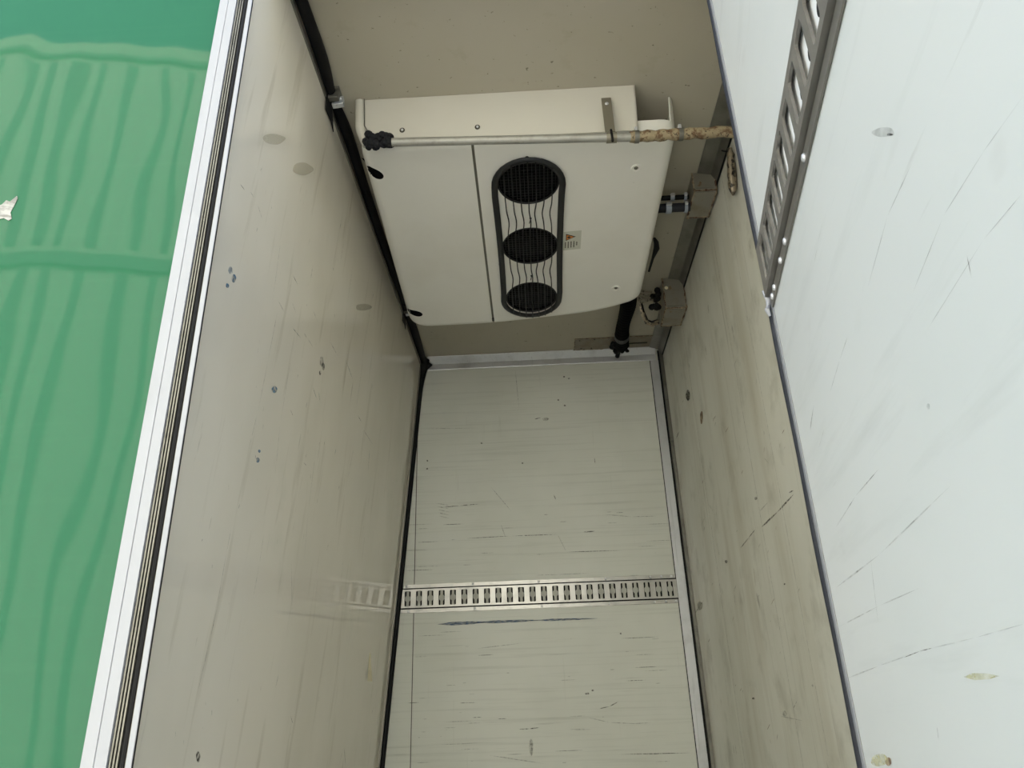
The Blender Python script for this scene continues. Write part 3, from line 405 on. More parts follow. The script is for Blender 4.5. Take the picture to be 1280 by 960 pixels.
RIGHTMARKS = [('V', 3, 0.0037, (0.645, 2.8088, 1.0), (0.645, 2.8088, 3.29)),
    ('V', 2, 0.003, (0.645, 2.7826, 1.0), (0.645, 2.7826, 3.29)),
    ('V', 2, 0.0024, (0.645, 2.1586, 1.0), (0.645, 2.1586, 3.29)),
    ('V', 2, 0.0019, (0.645, 1.9545, 1.0), (0.645, 1.9545, 3.29)),
    ('S', 1, 0.006, (0.645, 2.1666, 2.1864), (0.645, 2.0015, 2.1885)),
    ('S', 1, 0.0056, (0.645, 2.0015, 2.1885), (0.645, 1.8478, 2.1957)),
    ('S', 1, 0.0041, (0.645, 1.887, 2.2089), (0.645, 1.8491, 2.2043)),
    ('S', 1, 0.0038, (0.645, 2.424, 2.1802), (0.645, 2.3145, 2.1892)),
    ('S', 1, 0.0037, (0.645, 2.3145, 2.1892), (0.645, 2.2336, 2.195)),
    ('S', 2, 0.0028, (0.645, 2.1649, 2.2306), (0.645, 2.0686, 2.233)),
    ('P', 1, 0, [(0.645, 2.8313, 2.8873), (0.645, 2.8339, 2.8814), (0.645, 2.8411, 2.8773), (0.645, 2.8534, 2.8764), (0.645, 2.8678, 2.8786), (0.645, 2.88, 2.8832), (0.645, 2.8893, 2.8895), (0.645, 2.8975, 2.8975), (0.645, 2.9053, 2.9064), (0.645, 2.9096, 2.9144), (0.645, 2.907, 2.9199), (0.645, 2.8978, 2.9231), (0.645, 2.8859, 2.9253), (0.645, 2.8745, 2.9266), (0.645, 2.8636, 2.9257), (0.645, 2.8519, 2.9211), (0.645, 2.8406, 2.9137), (0.645, 2.8328, 2.9058), (0.645, 2.83, 2.8991), (0.645, 2.8303, 2.8933)], None),
    ('P', 2, 0, [(0.645, 2.8277, 2.8893), (0.645, 2.8296, 2.8861), (0.645, 2.8351, 2.8845), (0.645, 2.8433, 2.8843), (0.645, 2.8515, 2.885), (0.645, 2.8583, 2.8868), (0.645, 2.8642, 2.8901), (0.645, 2.8697, 2.8952), (0.645, 2.8735, 2.9006), (0.645, 2.8739, 2.905), (0.645, 2.8708, 2.9079), (0.645, 2.866, 2.9098), (0.645, 2.8609, 2.9117), (0.645, 2.8554, 2.913), (0.645, 2.8485, 2.9128), (0.645, 2.8407, 2.9106), (0.645, 2.8343, 2.9069), (0.645, 2.8307, 2.9027), (0.645, 2.8292, 2.8982), (0.645, 2.8283, 2.8936)], None),
    ('P', 5, 0, [(0.645, 2.6686, 2.7247), (0.645, 2.676, 2.7182), (0.645, 2.6826, 2.7133), (0.645, 2.6889, 2.7106), (0.645, 2.6966, 2.7105), (0.645, 2.7051, 2.7121), (0.645, 2.7123, 2.715), (0.645, 2.7162, 2.719), (0.645, 2.7172, 2.7252), (0.645, 2.7165, 2.7335), (0.645, 2.714, 2.7427), (0.645, 2.7086, 2.7501), (0.645, 2.7003, 2.7544), (0.645, 2.6908, 2.7557), (0.645, 2.6823, 2.7555), (0.645, 2.675, 2.7542), (0.645, 2.6682, 2.7514), (0.645, 2.6624, 2.7465), (0.645, 2.6597, 2.7397), (0.645, 2.6621, 2.7321)], None),
    ('S', 1, 0.0057, (0.645, 3.1345, 2.8444), (0.645, 3.2272, 2.8404)),
    ('S', 2, 0.003, (0.645, 2.1278, 2.7067), (0.645, 2.1751, 2.7016)),
    ('S', 2, 0.0034, (0.645, 2.4893, 2.6386), (0.645, 2.5227, 2.6303)),
    ('S', 5, 0.0034, (0.645, 2.3131, 2.1017), (0.645, 2.3247, 2.0399)),
    ('P', 1, 0, [(0.645, 2.618, 2.1742), (0.645, 2.6212, 2.1731), (0.645, 2.6247, 2.172), (0.645, 2.6283, 2.1714), (0.645, 2.6331, 2.1716), (0.645, 2.6389, 2.1727), (0.645, 2.6444, 2.1743), (0.645, 2.6482, 2.176), (0.645, 2.6504, 2.1775), (0.645, 2.6523, 2.1792), (0.645, 2.6536, 2.181), (0.645, 2.653, 2.1827), (0.645, 2.6493, 2.1837), (0.645, 2.6434, 2.184), (0.645, 2.6374, 2.1835), (0.645, 2.6323, 2.1825), (0.645, 2.6274, 2.181), (0.645, 2.6224, 2.1791), (0.645, 2.6181, 2.1771), (0.645, 2.6165, 2.1755)], None),
    ('S', 1, 0.0032, (0.645, 2.5915, 2.0635), (0.645, 2.6031, 2.0289)),
    ('P', 2, 0, [(0.645, 3.1159, 2.0953), (0.645, 3.124, 2.092), (0.645, 3.1388, 2.0897), (0.645, 3.155, 2.0877), (0.645, 3.1705, 2.0867), (0.645, 3.1872, 2.0876), (0.645, 3.2053, 2.091), (0.645, 3.2207, 2.096), (0.645, 3.2286, 2.1013), (0.645, 3.2291, 2.106), (0.645, 3.2265, 2.1102), (0.645, 3.2235, 2.1143), (0.645, 3.217, 2.1179), (0.645, 3.2033, 2.1202), (0.645, 3.1838, 2.1206), (0.645, 3.1644, 2.1191), (0.645, 3.1495, 2.116), (0.645, 3.1379, 2.1114), (0.645, 3.127, 2.1057), (0.645, 3.1179, 2.1)], None),
    ('S', 2, 0.0068, (0.645, 3.3148, 2.0861), (0.645, 3.0845, 2.1126)),
    ('P', 1, 0, [(0.645, 2.5332, 1.7398), (0.645, 2.5333, 1.7387), (0.645, 2.5355, 1.7379), (0.645, 2.5399, 1.7374), (0.645, 2.5451, 1.7372), (0.645, 2.5498, 1.7373), (0.645, 2.5541, 1.7375), (0.645, 2.5585, 1.738), (0.645, 2.5626, 1.7386), (0.645, 2.5649, 1.7395), (0.645, 2.5643, 1.7405), (0.645, 2.5614, 1.7416), (0.645, 2.558, 1.7424), (0.645, 2.5547, 1.7429), (0.645, 2.551, 1.7431), (0.645, 2.5461, 1.743), (0.645, 2.541, 1.7427), (0.645, 2.5371, 1.7423), (0.645, 2.5351, 1.7417), (0.645, 2.5341, 1.7409)], None),
    ('P', 2, 0, [(0.645, 2.223, 1.6947), (0.645, 2.2251, 1.6921), (0.645, 2.2302, 1.6899), (0.645, 2.2363, 1.6885), (0.645, 2.2419, 1.6878), (0.645, 2.2472, 1.6877), (0.645, 2.2528, 1.6881), (0.645, 2.2585, 1.6888), (0.645, 2.2621, 1.6902), (0.645, 2.2624, 1.6924), (0.645, 2.2601, 1.695), (0.645, 2.2571, 1.6977), (0.645, 2.2541, 1.6999), (0.645, 2.2502, 1.7013), (0.645, 2.2447, 1.7019), (0.645, 2.2383, 1.702), (0.645, 2.2328, 1.7016), (0.645, 2.229, 1.7008), (0.645, 2.2262, 1.6994), (0.645, 2.2239, 1.6973)], None),
    ('S', 2, 0.0022, (0.645, 2.292, 1.6891), (0.645, 2.0942, 1.6773)),
    ('S', 1, 0.0028, (0.645, 2.8877, 1.6035), (0.645, 2.8887, 1.5664)),
    ('P', 1, 0, [(0.645, 2.0397, 2.0055), (0.645, 2.0404, 2.0048), (0.645, 2.0423, 2.0045), (0.645, 2.0448, 2.0045), (0.645, 2.0472, 2.0045), (0.645, 2.0495, 2.0047), (0.645, 2.0521, 2.005), (0.645, 2.0545, 2.0057), (0.645, 2.0561, 2.0065), (0.645, 2.0563, 2.0073), (0.645, 2.0556, 2.008), (0.645, 2.0546, 2.0086), (0.645, 2.0536, 2.0091), (0.645, 2.0521, 2.0093), (0.645, 2.0497, 2.0092), (0.645, 2.0468, 2.009), (0.645, 2.0444, 2.0086), (0.645, 2.0427, 2.0081), (0.645, 2.0415, 2.0073), (0.645, 2.0403, 2.0064)], None),
    ('P', 1, 0, [(0.645, 1.9666, 1.7546), (0.645, 1.9672, 1.7538), (0.645, 1.9681, 1.7531), (0.645, 1.9697, 1.7524), (0.645, 1.9721, 1.752), (0.645, 1.9747, 1.7518), (0.645, 1.9766, 1.752), (0.645, 1.978, 1.7525), (0.645, 1.9792, 1.7533), (0.645, 1.9802, 1.7542), (0.645, 1.9805, 1.7551), (0.645, 1.9796, 1.7559), (0.645, 1.9776, 1.7565), (0.645, 1.9753, 1.7571), (0.645, 1.9731, 1.7576), (0.645, 1.971, 1.7578), (0.645, 1.9688, 1.7576), (0.645, 1.9669, 1.7571), (0.645, 1.9658, 1.7563), (0.645, 1.9659, 1.7554)], None),
    ('P', 1, 0, [(0.645, 2.1612, 2.2701), (0.645, 2.1636, 2.2693), (0.645, 2.1664, 2.2689), (0.645, 2.1691, 2.2688), (0.645, 2.1722, 2.269), (0.645, 2.176, 2.2696), (0.645, 2.18, 2.2707), (0.645, 2.1829, 2.2719), (0.645, 2.1842, 2.2733), (0.645, 2.1845, 2.2749), (0.645, 2.1846, 2.2766), (0.645, 2.1842, 2.2779), (0.645, 2.1825, 2.2786), (0.645, 2.179, 2.2786), (0.645, 2.1749, 2.278), (0.645, 2.171, 2.2774), (0.645, 2.1677, 2.2765), (0.645, 2.1646, 2.2752), (0.645, 2.1618, 2.2734), (0.645, 2.1604, 2.2715)], None),
    ('S', 2, 0.0022, (0.645, 2.0341, 2.3527), (0.645, 1.996, 2.3214)),
    ('S', 2, 0.003, (0.645, 2.7732, 2.4179), (0.645, 2.7164, 2.3727)),
    ('S', 2, 0.0024, (0.645, 2.5719, 2.0376), (0.645, 2.5776, 2.0333)),
    ('S', 5, 0.0019, (0.645, 2.0338, 2.1584), (0.645, 2.0409, 2.1481)),
    ('S', 5, 0.0021, (0.645, 2.4312, 1.6289), (0.645, 2.4267, 1.6168)),
    ('S', 2, 0.0019, (0.645, 1.8073, 2.467), (0.645, 1.8128, 2.4617)),
    ('S', 5, 0.0024, (0.645, 2.3359, 2.5621), (0.645, 2.3903, 2.56)),
    ('S', 2, 0.0022, (0.645, 2.1952, 2.4484), (0.645, 2.2111, 2.4373)),
    ('S', 2, 0.0022, (0.645, 2.3081, 2.1877), (0.645, 2.3194, 2.182)),
    ('S', 5, 0.0024, (0.645, 2.6431, 1.9986), (0.645, 2.6704, 1.984)),
    ('S', 2, 0.0018, (0.645, 1.8482, 2.3205), (0.645, 1.8648, 2.3165)),
    ('S', 2, 0.0031, (0.645, 2.9597, 2.921), (0.645, 2.9888, 2.9207)),
    ('S', 2, 0.0026, (0.645, 2.7837, 2.1287), (0.645, 2.7787, 2.1172)),
    ('S', 5, 0.0024, (0.645, 2.7557, 1.7886), (0.645, 2.7647, 1.7826)),
    ('S', 2, 0.002, (0.645, 2.2287, 1.9351), (0.645, 2.2368, 1.9312)),
    ('S', 1, 0.0018, (0.645, 1.9381, 1.9785), (0.645, 1.9562, 1.9716)),
    ('S', 2, 0.0028, (0.645, 2.8022, 2.6421), (0.645, 2.8166, 2.6404)),
    ('S', 1, 0.0023, (0.645, 2.4312, 2.2394), (0.645, 2.4451, 2.2371)),
    ('S', 2, 0.0019, (0.645, 1.8222, 2.4792), (0.645, 1.8221, 2.4744)),
    ('S', 2, 0.002, (0.645, 2.1345, 2.1148), (0.645, 2.1535, 2.1081)),
    ('S', 5, 0.0028, (0.645, 3.0705, 1.9655), (0.645, 3.1118, 1.9551)),
    ('S', 5, 0.0019, (0.645, 1.8817, 2.3421), (0.645, 1.892, 2.329)),
    ('S', 2, 0.0021, (0.645, 2.2029, 2.1471), (0.645, 2.23, 2.141)),
    ('S', 5, 0.0028, (0.645, 2.8034, 2.522), (0.645, 2.8378, 2.5134)),
    ('S', 1, 0.0019, (0.645, 2.1369, 1.7158), (0.645, 2.1557, 1.7067)),
    ('S', 2, 0.002, (0.645, 2.1831, 1.8487), (0.645, 2.1987, 1.8438)),
    ('S', 5, 0.002, (0.645, 2.1562, 1.9868), (0.645, 2.2009, 1.9741)),
    ('S', 1, 0.0027, (0.645, 2.8869, 2.146), (0.645, 2.9091, 2.1412)),
    ('S', 5, 0.0025, (0.645, 2.4758, 2.6573), (0.645, 2.5328, 2.6564)),
    ('S', 2, 0.0018, (0.645, 2.1134, 1.7248), (0.645, 2.1353, 1.7155)),
    ('S', 1, 0.0019, (0.645, 2.1353, 1.9324), (0.645, 2.139, 1.9219)),
    ('S', 5, 0.0024, (0.645, 2.6841, 1.7748), (0.645, 2.7078, 1.7649)),
    ('S', 5, 0.002, (0.645, 2.3432, 1.6443), (0.645, 2.3608, 1.6266)),
    ('S', 1, 0.0024, (0.645, 2.6686, 1.7677), (0.645, 2.6742, 1.7601)),
    ('S', 5, 0.0022, (0.645, 2.2539, 2.3875), (0.645, 2.2857, 2.3817)),
    ('S', 1, 0.0024, (0.645, 2.5488, 2.0859), (0.645, 2.5949, 2.0701)),
    ('S', 5, 0.0021, (0.645, 2.4037, 1.6692), (0.645, 2.4492, 1.6513)),
    ('S', 1, 0.002, (0.645, 1.9917, 2.4186), (0.645, 1.9956, 2.4063)),
    ('S', 2, 0.0021, (0.645, 1.9728, 2.5699), (0.645, 1.9899, 2.5565)),
    ('S', 1, 0.0019, (0.645, 1.9503, 2.3408), (0.645, 1.9597, 2.3337)),
    ('S', 1, 0.0026, (0.645, 2.5161, 2.666), (0.645, 2.5213, 2.6512)),
    ('S', 5, 0.0018, (0.645, 1.8279, 2.3604), (0.645, 1.8566, 2.3568)),
    ('S', 1, 0.0028, (0.645, 2.8943, 2.3618), (0.645, 2.9123, 2.3482)),
    ('S', 1, 0.0021, (0.645, 2.302, 2.0163), (0.645, 2.3207, 2.0119)),
    ('S', 5, 0.0022, (0.645, 2.1603, 2.5111), (0.645, 2.1588, 2.504)),
    ('S', 5, 0.002, (0.645, 2.0126, 2.3781), (0.645, 2.0281, 2.3634)),
    ('S', 2, 0.0028, (0.645, 2.8741, 2.3918), (0.645, 2.929, 2.3793))]
LEFTMARKS = [('S', 2, 0.0015, (-0.6264, 1.4941, 2.0782), (-0.6301, 1.4939, 2.0294)),
    ('S', 2, 0.0015, (-0.6301, 1.4939, 2.0294), (-0.6382, 1.5007, 1.9211)),
    ('S', 2, 0.0014, (-0.6382, 1.5007, 1.9211), (-0.6427, 1.4966, 1.861)),
    ('S', 2, 0.0014, (-0.6427, 1.4966, 1.861), (-0.6502, 1.489, 1.7611)),
    ('S', 2, 0.0016, (-0.6396, 1.4983, 1.9027), (-0.6421, 1.5003, 1.8687)),
    ('S', 2, 0.0015, (-0.624, 1.6725, 2.111), (-0.6293, 1.678, 2.0399)),
    ('S', 2, 0.0014, (-0.6293, 1.678, 2.0399), (-0.6349, 1.6765, 1.9647)),
    ('S', 2, 0.0016, (-0.6256, 1.8841, 2.0885), (-0.6352, 1.9576, 1.9615)),
    ('S', 2, 0.0016, (-0.5923, 1.6438, 2.5324), (-0.6048, 1.6515, 2.366)),
    ('S', 2, 0.0015, (-0.6048, 1.6515, 2.366), (-0.6146, 1.6791, 2.2356)),
    ('S', 2, 0.0017, (-0.5873, 1.5117, 2.5997), (-0.5971, 1.5132, 2.4689)),
    ('S', 2, 0.0016, (-0.5971, 1.5132, 2.4689), (-0.6067, 1.512, 2.3407)),
    ('S', 2, 0.0016, (-0.6067, 1.512, 2.3407), (-0.6139, 1.503, 2.2447)),
    ('S', 2, 0.0023, (-0.5483, 2.2785, 3.1193), (-0.567, 2.2763, 2.87)),
    ('S', 2, 0.0022, (-0.567, 2.2763, 2.87), (-0.5845, 2.2756, 2.637)),
    ('S', 2, 0.0023, (-0.5535, 2.0135, 3.0507), (-0.5641, 2.0174, 2.9086)),
    ('S', 2, 0.0023, (-0.5641, 2.0174, 2.9086), (-0.574, 2.039, 2.7764)),
    ('S', 2, 0.0015, (-0.5757, 1.4537, 2.755), (-0.5877, 1.4754, 2.5937)),
    ('S', 2, 0.0011, (-0.5767, 1.1592, 2.7407), (-0.583, 1.1774, 2.6566)),
    ('S', 2, 0.0018, (-0.6019, 1.938, 2.4053), (-0.615, 1.9551, 2.2299)),
    ('S', 2, 0.0017, (-0.615, 1.9551, 2.2299), (-0.6242, 1.9836, 2.1076)),
    ('S', 2, 0.0021, (-0.5698, 1.6786, 2.8325), (-0.5744, 1.6812, 2.7718)),
    ('S', 1, 0.002, (-0.5779, 1.5612, 2.7256), (-0.5781, 1.6019, 2.723)),
    ('S', 2, 0.0019, (-0.5858, 1.5013, 2.6196), (-0.5861, 1.5507, 2.6153)),
    ('S', 2, 0.0022, (-0.5777, 1.7349, 2.7272), (-0.5785, 1.787, 2.7166)),
    ('S', 2, 0.0023, (-0.5781, 1.9178, 2.7223), (-0.5783, 2.0019, 2.7196)),
    ('S', 2, 0.0021, (-0.5844, 1.7014, 2.6389), (-0.5846, 1.7316, 2.6359)),
    ('S', 2, 0.0021, (-0.5844, 1.7373, 2.6389), (-0.5844, 1.7825, 2.6381)),
    ('S', 2, 0.0028, (-0.5849, 2.3969, 2.632), (-0.5849, 2.5535, 2.632)),
    ('S', 1, 0.0027, (-0.5837, 2.3038, 2.6482), (-0.5838, 2.3645, 2.646)),
    ('S', 2, 0.0021, (-0.607, 1.8549, 2.3365), (-0.607, 1.8834, 2.337)),
    ('S', 1, 0.002, (-0.6005, 1.7012, 2.4234), (-0.6011, 1.7247, 2.4156)),
    ('S', 2, 0.002, (-0.5825, 1.5875, 2.6634), (-0.5833, 1.6255, 2.6532)),
    ('S', 2, 0.0026, (-0.5922, 2.3096, 2.5347), (-0.5987, 2.292, 2.4473)),
    ('S', 1, 0.0019, (-0.6457, 1.9249, 1.8211), (-0.648, 1.9174, 1.7902)),
    ('S', 1, 0.002, (-0.6526, 2.0668, 1.7294), (-0.654, 2.0965, 1.7107)),
    ('S', 2, 0.0017, (-0.5766, 1.2606, 2.7421), (-0.5765, 1.2838, 2.7435)),
    ('S', 2, 0.0017, (-0.5766, 1.3041, 2.7422), (-0.5776, 1.341, 2.7293)),
    ('S', 1, 0.0016, (-0.578, 1.2111, 2.7231), (-0.5778, 1.2361, 2.7268)),
    ('S', 2, 0.0027, (-0.5323, 2.0056, 3.333), (-0.5371, 2.0171, 3.2696)),
    ('S', 2, 0.0025, (-0.5526, 1.8928, 3.0617), (-0.5592, 1.8917, 2.9742)),
    ('P', 1, 0, [(-0.5845, 1.9012, 2.6371), (-0.5848, 1.9018, 2.6331), (-0.5851, 1.901, 2.6291), (-0.5853, 1.8996, 2.6259), (-0.5855, 1.8975, 2.6238), (-0.5856, 1.8944, 2.6224), (-0.5857, 1.8905, 2.6214), (-0.5857, 1.8867, 2.621), (-0.5856, 1.8839, 2.6219), (-0.5855, 1.8819, 2.624), (-0.5852, 1.8799, 2.627), (-0.585, 1.8779, 2.6303), (-0.5848, 1.877, 2.6336), (-0.5845, 1.8782, 2.6366), (-0.5843, 1.881, 2.6391), (-0.5842, 1.8845, 2.6407), (-0.5842, 1.8878, 2.6415), (-0.5841, 1.8912, 2.6417), (-0.5842, 1.895, 2.6413), (-0.5843, 1.8987, 2.64)], None),
    ('P', 1, 0, [(-0.5868, 1.8789, 2.6067), (-0.5869, 1.8794, 2.6047), (-0.587, 1.8796, 2.603), (-0.5872, 1.8789, 2.6013), (-0.5873, 1.8771, 2.5995), (-0.5874, 1.8747, 2.5978), (-0.5875, 1.8725, 2.5966), (-0.5875, 1.8703, 2.5964), (-0.5875, 1.868, 2.5969), (-0.5874, 1.8654, 2.598), (-0.5873, 1.8633, 2.5995), (-0.5872, 1.8627, 2.6014), (-0.587, 1.8636, 2.6036), (-0.5868, 1.8651, 2.6057), (-0.5867, 1.8668, 2.6075), (-0.5866, 1.8687, 2.609), (-0.5865, 1.8712, 2.6102), (-0.5865, 1.874, 2.6108), (-0.5865, 1.8765, 2.6104), (-0.5866, 1.8781, 2.6088)], None),
    ('P', 2, 0, [(-0.5839, 1.8861, 2.645), (-0.5842, 1.8892, 2.6405), (-0.5846, 1.8892, 2.6355), (-0.585, 1.886, 2.6307), (-0.5853, 1.8814, 2.627), (-0.5854, 1.8767, 2.6246), (-0.5855, 1.8716, 2.6231), (-0.5856, 1.8658, 2.6221), (-0.5856, 1.86, 2.6223), (-0.5854, 1.8556, 2.6246), (-0.5851, 1.8535, 2.6292), (-0.5847, 1.8531, 2.6349), (-0.5843, 1.8535, 2.6401), (-0.584, 1.8548, 2.644), (-0.5837, 1.858, 2.647), (-0.5835, 1.8632, 2.6497), (-0.5834, 1.8689, 2.6517), (-0.5834, 1.8737, 2.6523), (-0.5834, 1.8776, 2.6512), (-0.5836, 1.8817, 2.6486)], None),
    ('S', 4, 0.0022, (-0.5866, 1.6161, 2.6093), (-0.5862, 1.6864, 2.6147)),
    ('S', 4, 0.0028, (-0.5763, 2.0856, 2.7469), (-0.5778, 2.1924, 2.7267)),
    ('S', 4, 0.0024, (-0.5916, 1.8335, 2.5426), (-0.5929, 1.8816, 2.5253)),
    ('S', 4, 0.0024, (-0.591, 1.8841, 2.5504), (-0.5925, 1.9109, 2.5304)),
    ('S', 4, 0.0031, (-0.5868, 2.514, 2.606), (-0.593, 2.5341, 2.5231)),
    ('S', 4, 0.0027, (-0.5971, 2.1196, 2.4686), (-0.5991, 2.1154, 2.4418)),
    ('P', 3, 0, [(-0.5913, 1.2602, 2.5465), (-0.5915, 1.2617, 2.5443), (-0.5916, 1.2622, 2.5417), (-0.5919, 1.2612, 2.5389), (-0.592, 1.2589, 2.5364), (-0.5922, 1.2562, 2.5348), (-0.5922, 1.2536, 2.5341), (-0.5922, 1.2509, 2.5337), (-0.5923, 1.2479, 2.5336), (-0.5922, 1.2454, 2.5342), (-0.5921, 1.2439, 2.5361), (-0.5918, 1.2437, 2.539), (-0.5916, 1.2443, 2.5424), (-0.5914, 1.2452, 2.5451), (-0.5912, 1.2467, 2.5471), (-0.5911, 1.2492, 2.5486), (-0.591, 1.2523, 2.5497), (-0.591, 1.2552, 2.5502), (-0.591, 1.2573, 2.5497), (-0.5911, 1.2587, 2.5484)], None),
    ('P', 3, 0, [(-0.5916, 1.2826, 2.5417), (-0.5919, 1.2824, 2.5389), (-0.5921, 1.2818, 2.5361), (-0.5923, 1.281, 2.5334), (-0.5925, 1.2794, 2.5305), (-0.5927, 1.2767, 2.5278), (-0.5928, 1.2734, 2.5261), (-0.5928, 1.2703, 2.5258), (-0.5928, 1.2679, 2.5267), (-0.5927, 1.2655, 2.5282), (-0.5926, 1.2633, 2.5296), (-0.5924, 1.262, 2.5314), (-0.5922, 1.2622, 2.534), (-0.592, 1.2639, 2.5374), (-0.5917, 1.2663, 2.5407), (-0.5915, 1.2688, 2.5432), (-0.5914, 1.2717, 2.5448), (-0.5914, 1.2753, 2.5455), (-0.5914, 1.279, 2.5453), (-0.5915, 1.2817, 2.544)], None),
    ('P', 3, 0, [(-0.5939, 1.2608, 2.5112), (-0.5941, 1.2611, 2.5096), (-0.5942, 1.2604, 2.5074), (-0.5944, 1.2592, 2.5054), (-0.5945, 1.2577, 2.504), (-0.5946, 1.256, 2.503), (-0.5946, 1.2537, 2.5021), (-0.5947, 1.2515, 2.5015), (-0.5947, 1.2498, 2.5015), (-0.5946, 1.2488, 2.5022), (-0.5945, 1.2483, 2.5036), (-0.5944, 1.2478, 2.5051), (-0.5943, 1.2475, 2.5067), (-0.5942, 1.2481, 2.5083), (-0.594, 1.2497, 2.5098), (-0.5939, 1.2518, 2.5111), (-0.5939, 1.2539, 2.5118), (-0.5939, 1.2556, 2.5121), (-0.5939, 1.2575, 2.5123), (-0.5939, 1.2594, 2.5121)], None),
    ('P', 3, 0, [(-0.5999, 1.5958, 2.4314), (-0.6001, 1.5953, 2.4289), (-0.6003, 1.5947, 2.4262), (-0.6005, 1.5931, 2.4234), (-0.6008, 1.5894, 2.4202), (-0.601, 1.5842, 2.4174), (-0.6011, 1.5789, 2.4157), (-0.6011, 1.5745, 2.4154), (-0.6011, 1.5706, 2.4158), (-0.601, 1.5667, 2.4164), (-0.601, 1.5636, 2.4173), (-0.6008, 1.5627, 2.4193), (-0.6006, 1.5646, 2.4224), (-0.6003, 1.5683, 2.4262), (-0.6001, 1.5723, 2.4295), (-0.5999, 1.5766, 2.432), (-0.5998, 1.5818, 2.4337), (-0.5997, 1.5877, 2.4347), (-0.5997, 1.5928, 2.4348), (-0.5998, 1.5955, 2.4336)], None),
    ('P', 3, 0, [(-0.6135, 1.573, 2.2499), (-0.6137, 1.5727, 2.2482), (-0.6138, 1.571, 2.246), (-0.614, 1.5689, 2.2438), (-0.6141, 1.5667, 2.242), (-0.6142, 1.5638, 2.2407), (-0.6143, 1.56, 2.2399), (-0.6143, 1.5562, 2.2397), (-0.6143, 1.5535, 2.2403), (-0.6142, 1.5521, 2.2414), (-0.6141, 1.5514, 2.2428), (-0.614, 1.5508, 2.2441), (-0.6138, 1.5507, 2.2457), (-0.6137, 1.5521, 2.2476), (-0.6136, 1.5549, 2.2497), (-0.6134, 1.5583, 2.2512), (-0.6134, 1.5616, 2.2518), (-0.6134, 1.5648, 2.2518), (-0.6134, 1.5681, 2.2514), (-0.6135, 1.5712, 2.2509)], None),
    ('P', 3, 0, [(-0.6121, 1.5673, 2.2686), (-0.6122, 1.5672, 2.2673), (-0.6123, 1.5669, 2.2661), (-0.6124, 1.5662, 2.2649), (-0.6125, 1.5646, 2.2639), (-0.6125, 1.5623, 2.2632), (-0.6126, 1.5599, 2.2628), (-0.6126, 1.558, 2.2627), (-0.6126, 1.5565, 2.2629), (-0.6125, 1.5549, 2.2633), (-0.6125, 1.5535, 2.2639), (-0.6124, 1.5529, 2.2649), (-0.6123, 1.5536, 2.2663), (-0.6122, 1.5551, 2.2678), (-0.6121, 1.557, 2.2688), (-0.6121, 1.559, 2.2695), (-0.612, 1.5613, 2.2699), (-0.612, 1.5638, 2.2702), (-0.612, 1.5659, 2.2702), (-0.612, 1.5671, 2.2697)], None),
    ('P', 5, 0, [(-0.5586, 1.3675, 2.9824), (-0.5594, 1.3615, 2.972), (-0.5603, 1.3534, 2.9597), (-0.5612, 1.3448, 2.948), (-0.5621, 1.3329, 2.9352), (-0.5633, 1.3161, 2.9202), (-0.5643, 1.2981, 2.9057), (-0.5651, 1.284, 2.8957), (-0.5655, 1.2751, 2.8909), (-0.5656, 1.2685, 2.8887), (-0.5657, 1.2623, 2.8872), (-0.5656, 1.2587, 2.8886), (-0.565, 1.2622, 2.8965), (-0.564, 1.2737, 2.9107), (-0.5627, 1.2893, 2.9271), (-0.5617, 1.305, 2.9415), (-0.5607, 1.3204, 2.954), (-0.5598, 1.3375, 2.9668), (-0.5588, 1.3546, 2.979), (-0.5584, 1.3661, 2.9856)], None),
    ('P', 5, 0, [(-0.5528, 1.5652, 3.0601), (-0.5533, 1.5644, 3.0535), (-0.5545, 1.5526, 3.0375), (-0.5559, 1.5362, 3.0186), (-0.5571, 1.52, 3.0018), (-0.5583, 1.5028, 2.9867), (-0.5594, 1.4825, 2.9718), (-0.5604, 1.4618, 2.9583), (-0.561, 1.4468, 2.9504), (-0.561, 1.4407, 2.9502), (-0.5606, 1.4406, 2.9553), (-0.5601, 1.4417, 2.9617), (-0.5596, 1.444, 2.9693), (-0.5587, 1.4516, 2.9808), (-0.5575, 1.4672, 2.9974), (-0.5561, 1.4875, 3.0156), (-0.555, 1.5068, 3.0301), (-0.5543, 1.523, 3.0401), (-0.5536, 1.5386, 3.0485), (-0.553, 1.5543, 3.0565)], None),
    ('P', 5, 0, [(-0.5528, 2.299, 3.0591), (-0.5535, 2.2913, 3.0501), (-0.5547, 2.2706, 3.0346), (-0.5559, 2.2473, 3.0188), (-0.557, 2.2243, 3.004), (-0.5582, 2.1981, 2.9881), (-0.5595, 2.1676, 2.9706), (-0.5606, 2.1396, 2.9559), (-0.5611, 2.122, 2.9486), (-0.5611, 2.115, 2.9487), (-0.5609, 2.1126, 2.9519), (-0.5606, 2.1111, 2.9553), (-0.5602, 2.115, 2.9609), (-0.5594, 2.1305, 2.9723), (-0.5581, 2.1572, 2.9894), (-0.5567, 2.1871, 3.0078), (-0.5555, 2.2136, 3.0232), (-0.5546, 2.2377, 3.0359), (-0.5537, 2.2635, 3.0479), (-0.553, 2.2875, 3.0574)], None),
    ('P', 6, 0, [(-0.6365, 2.8793, 1.9439), (-0.6436, 2.8987, 1.8496), (-0.6435, 2.9803, 1.8504), (-0.6366, 2.9005, 1.9428)], None),
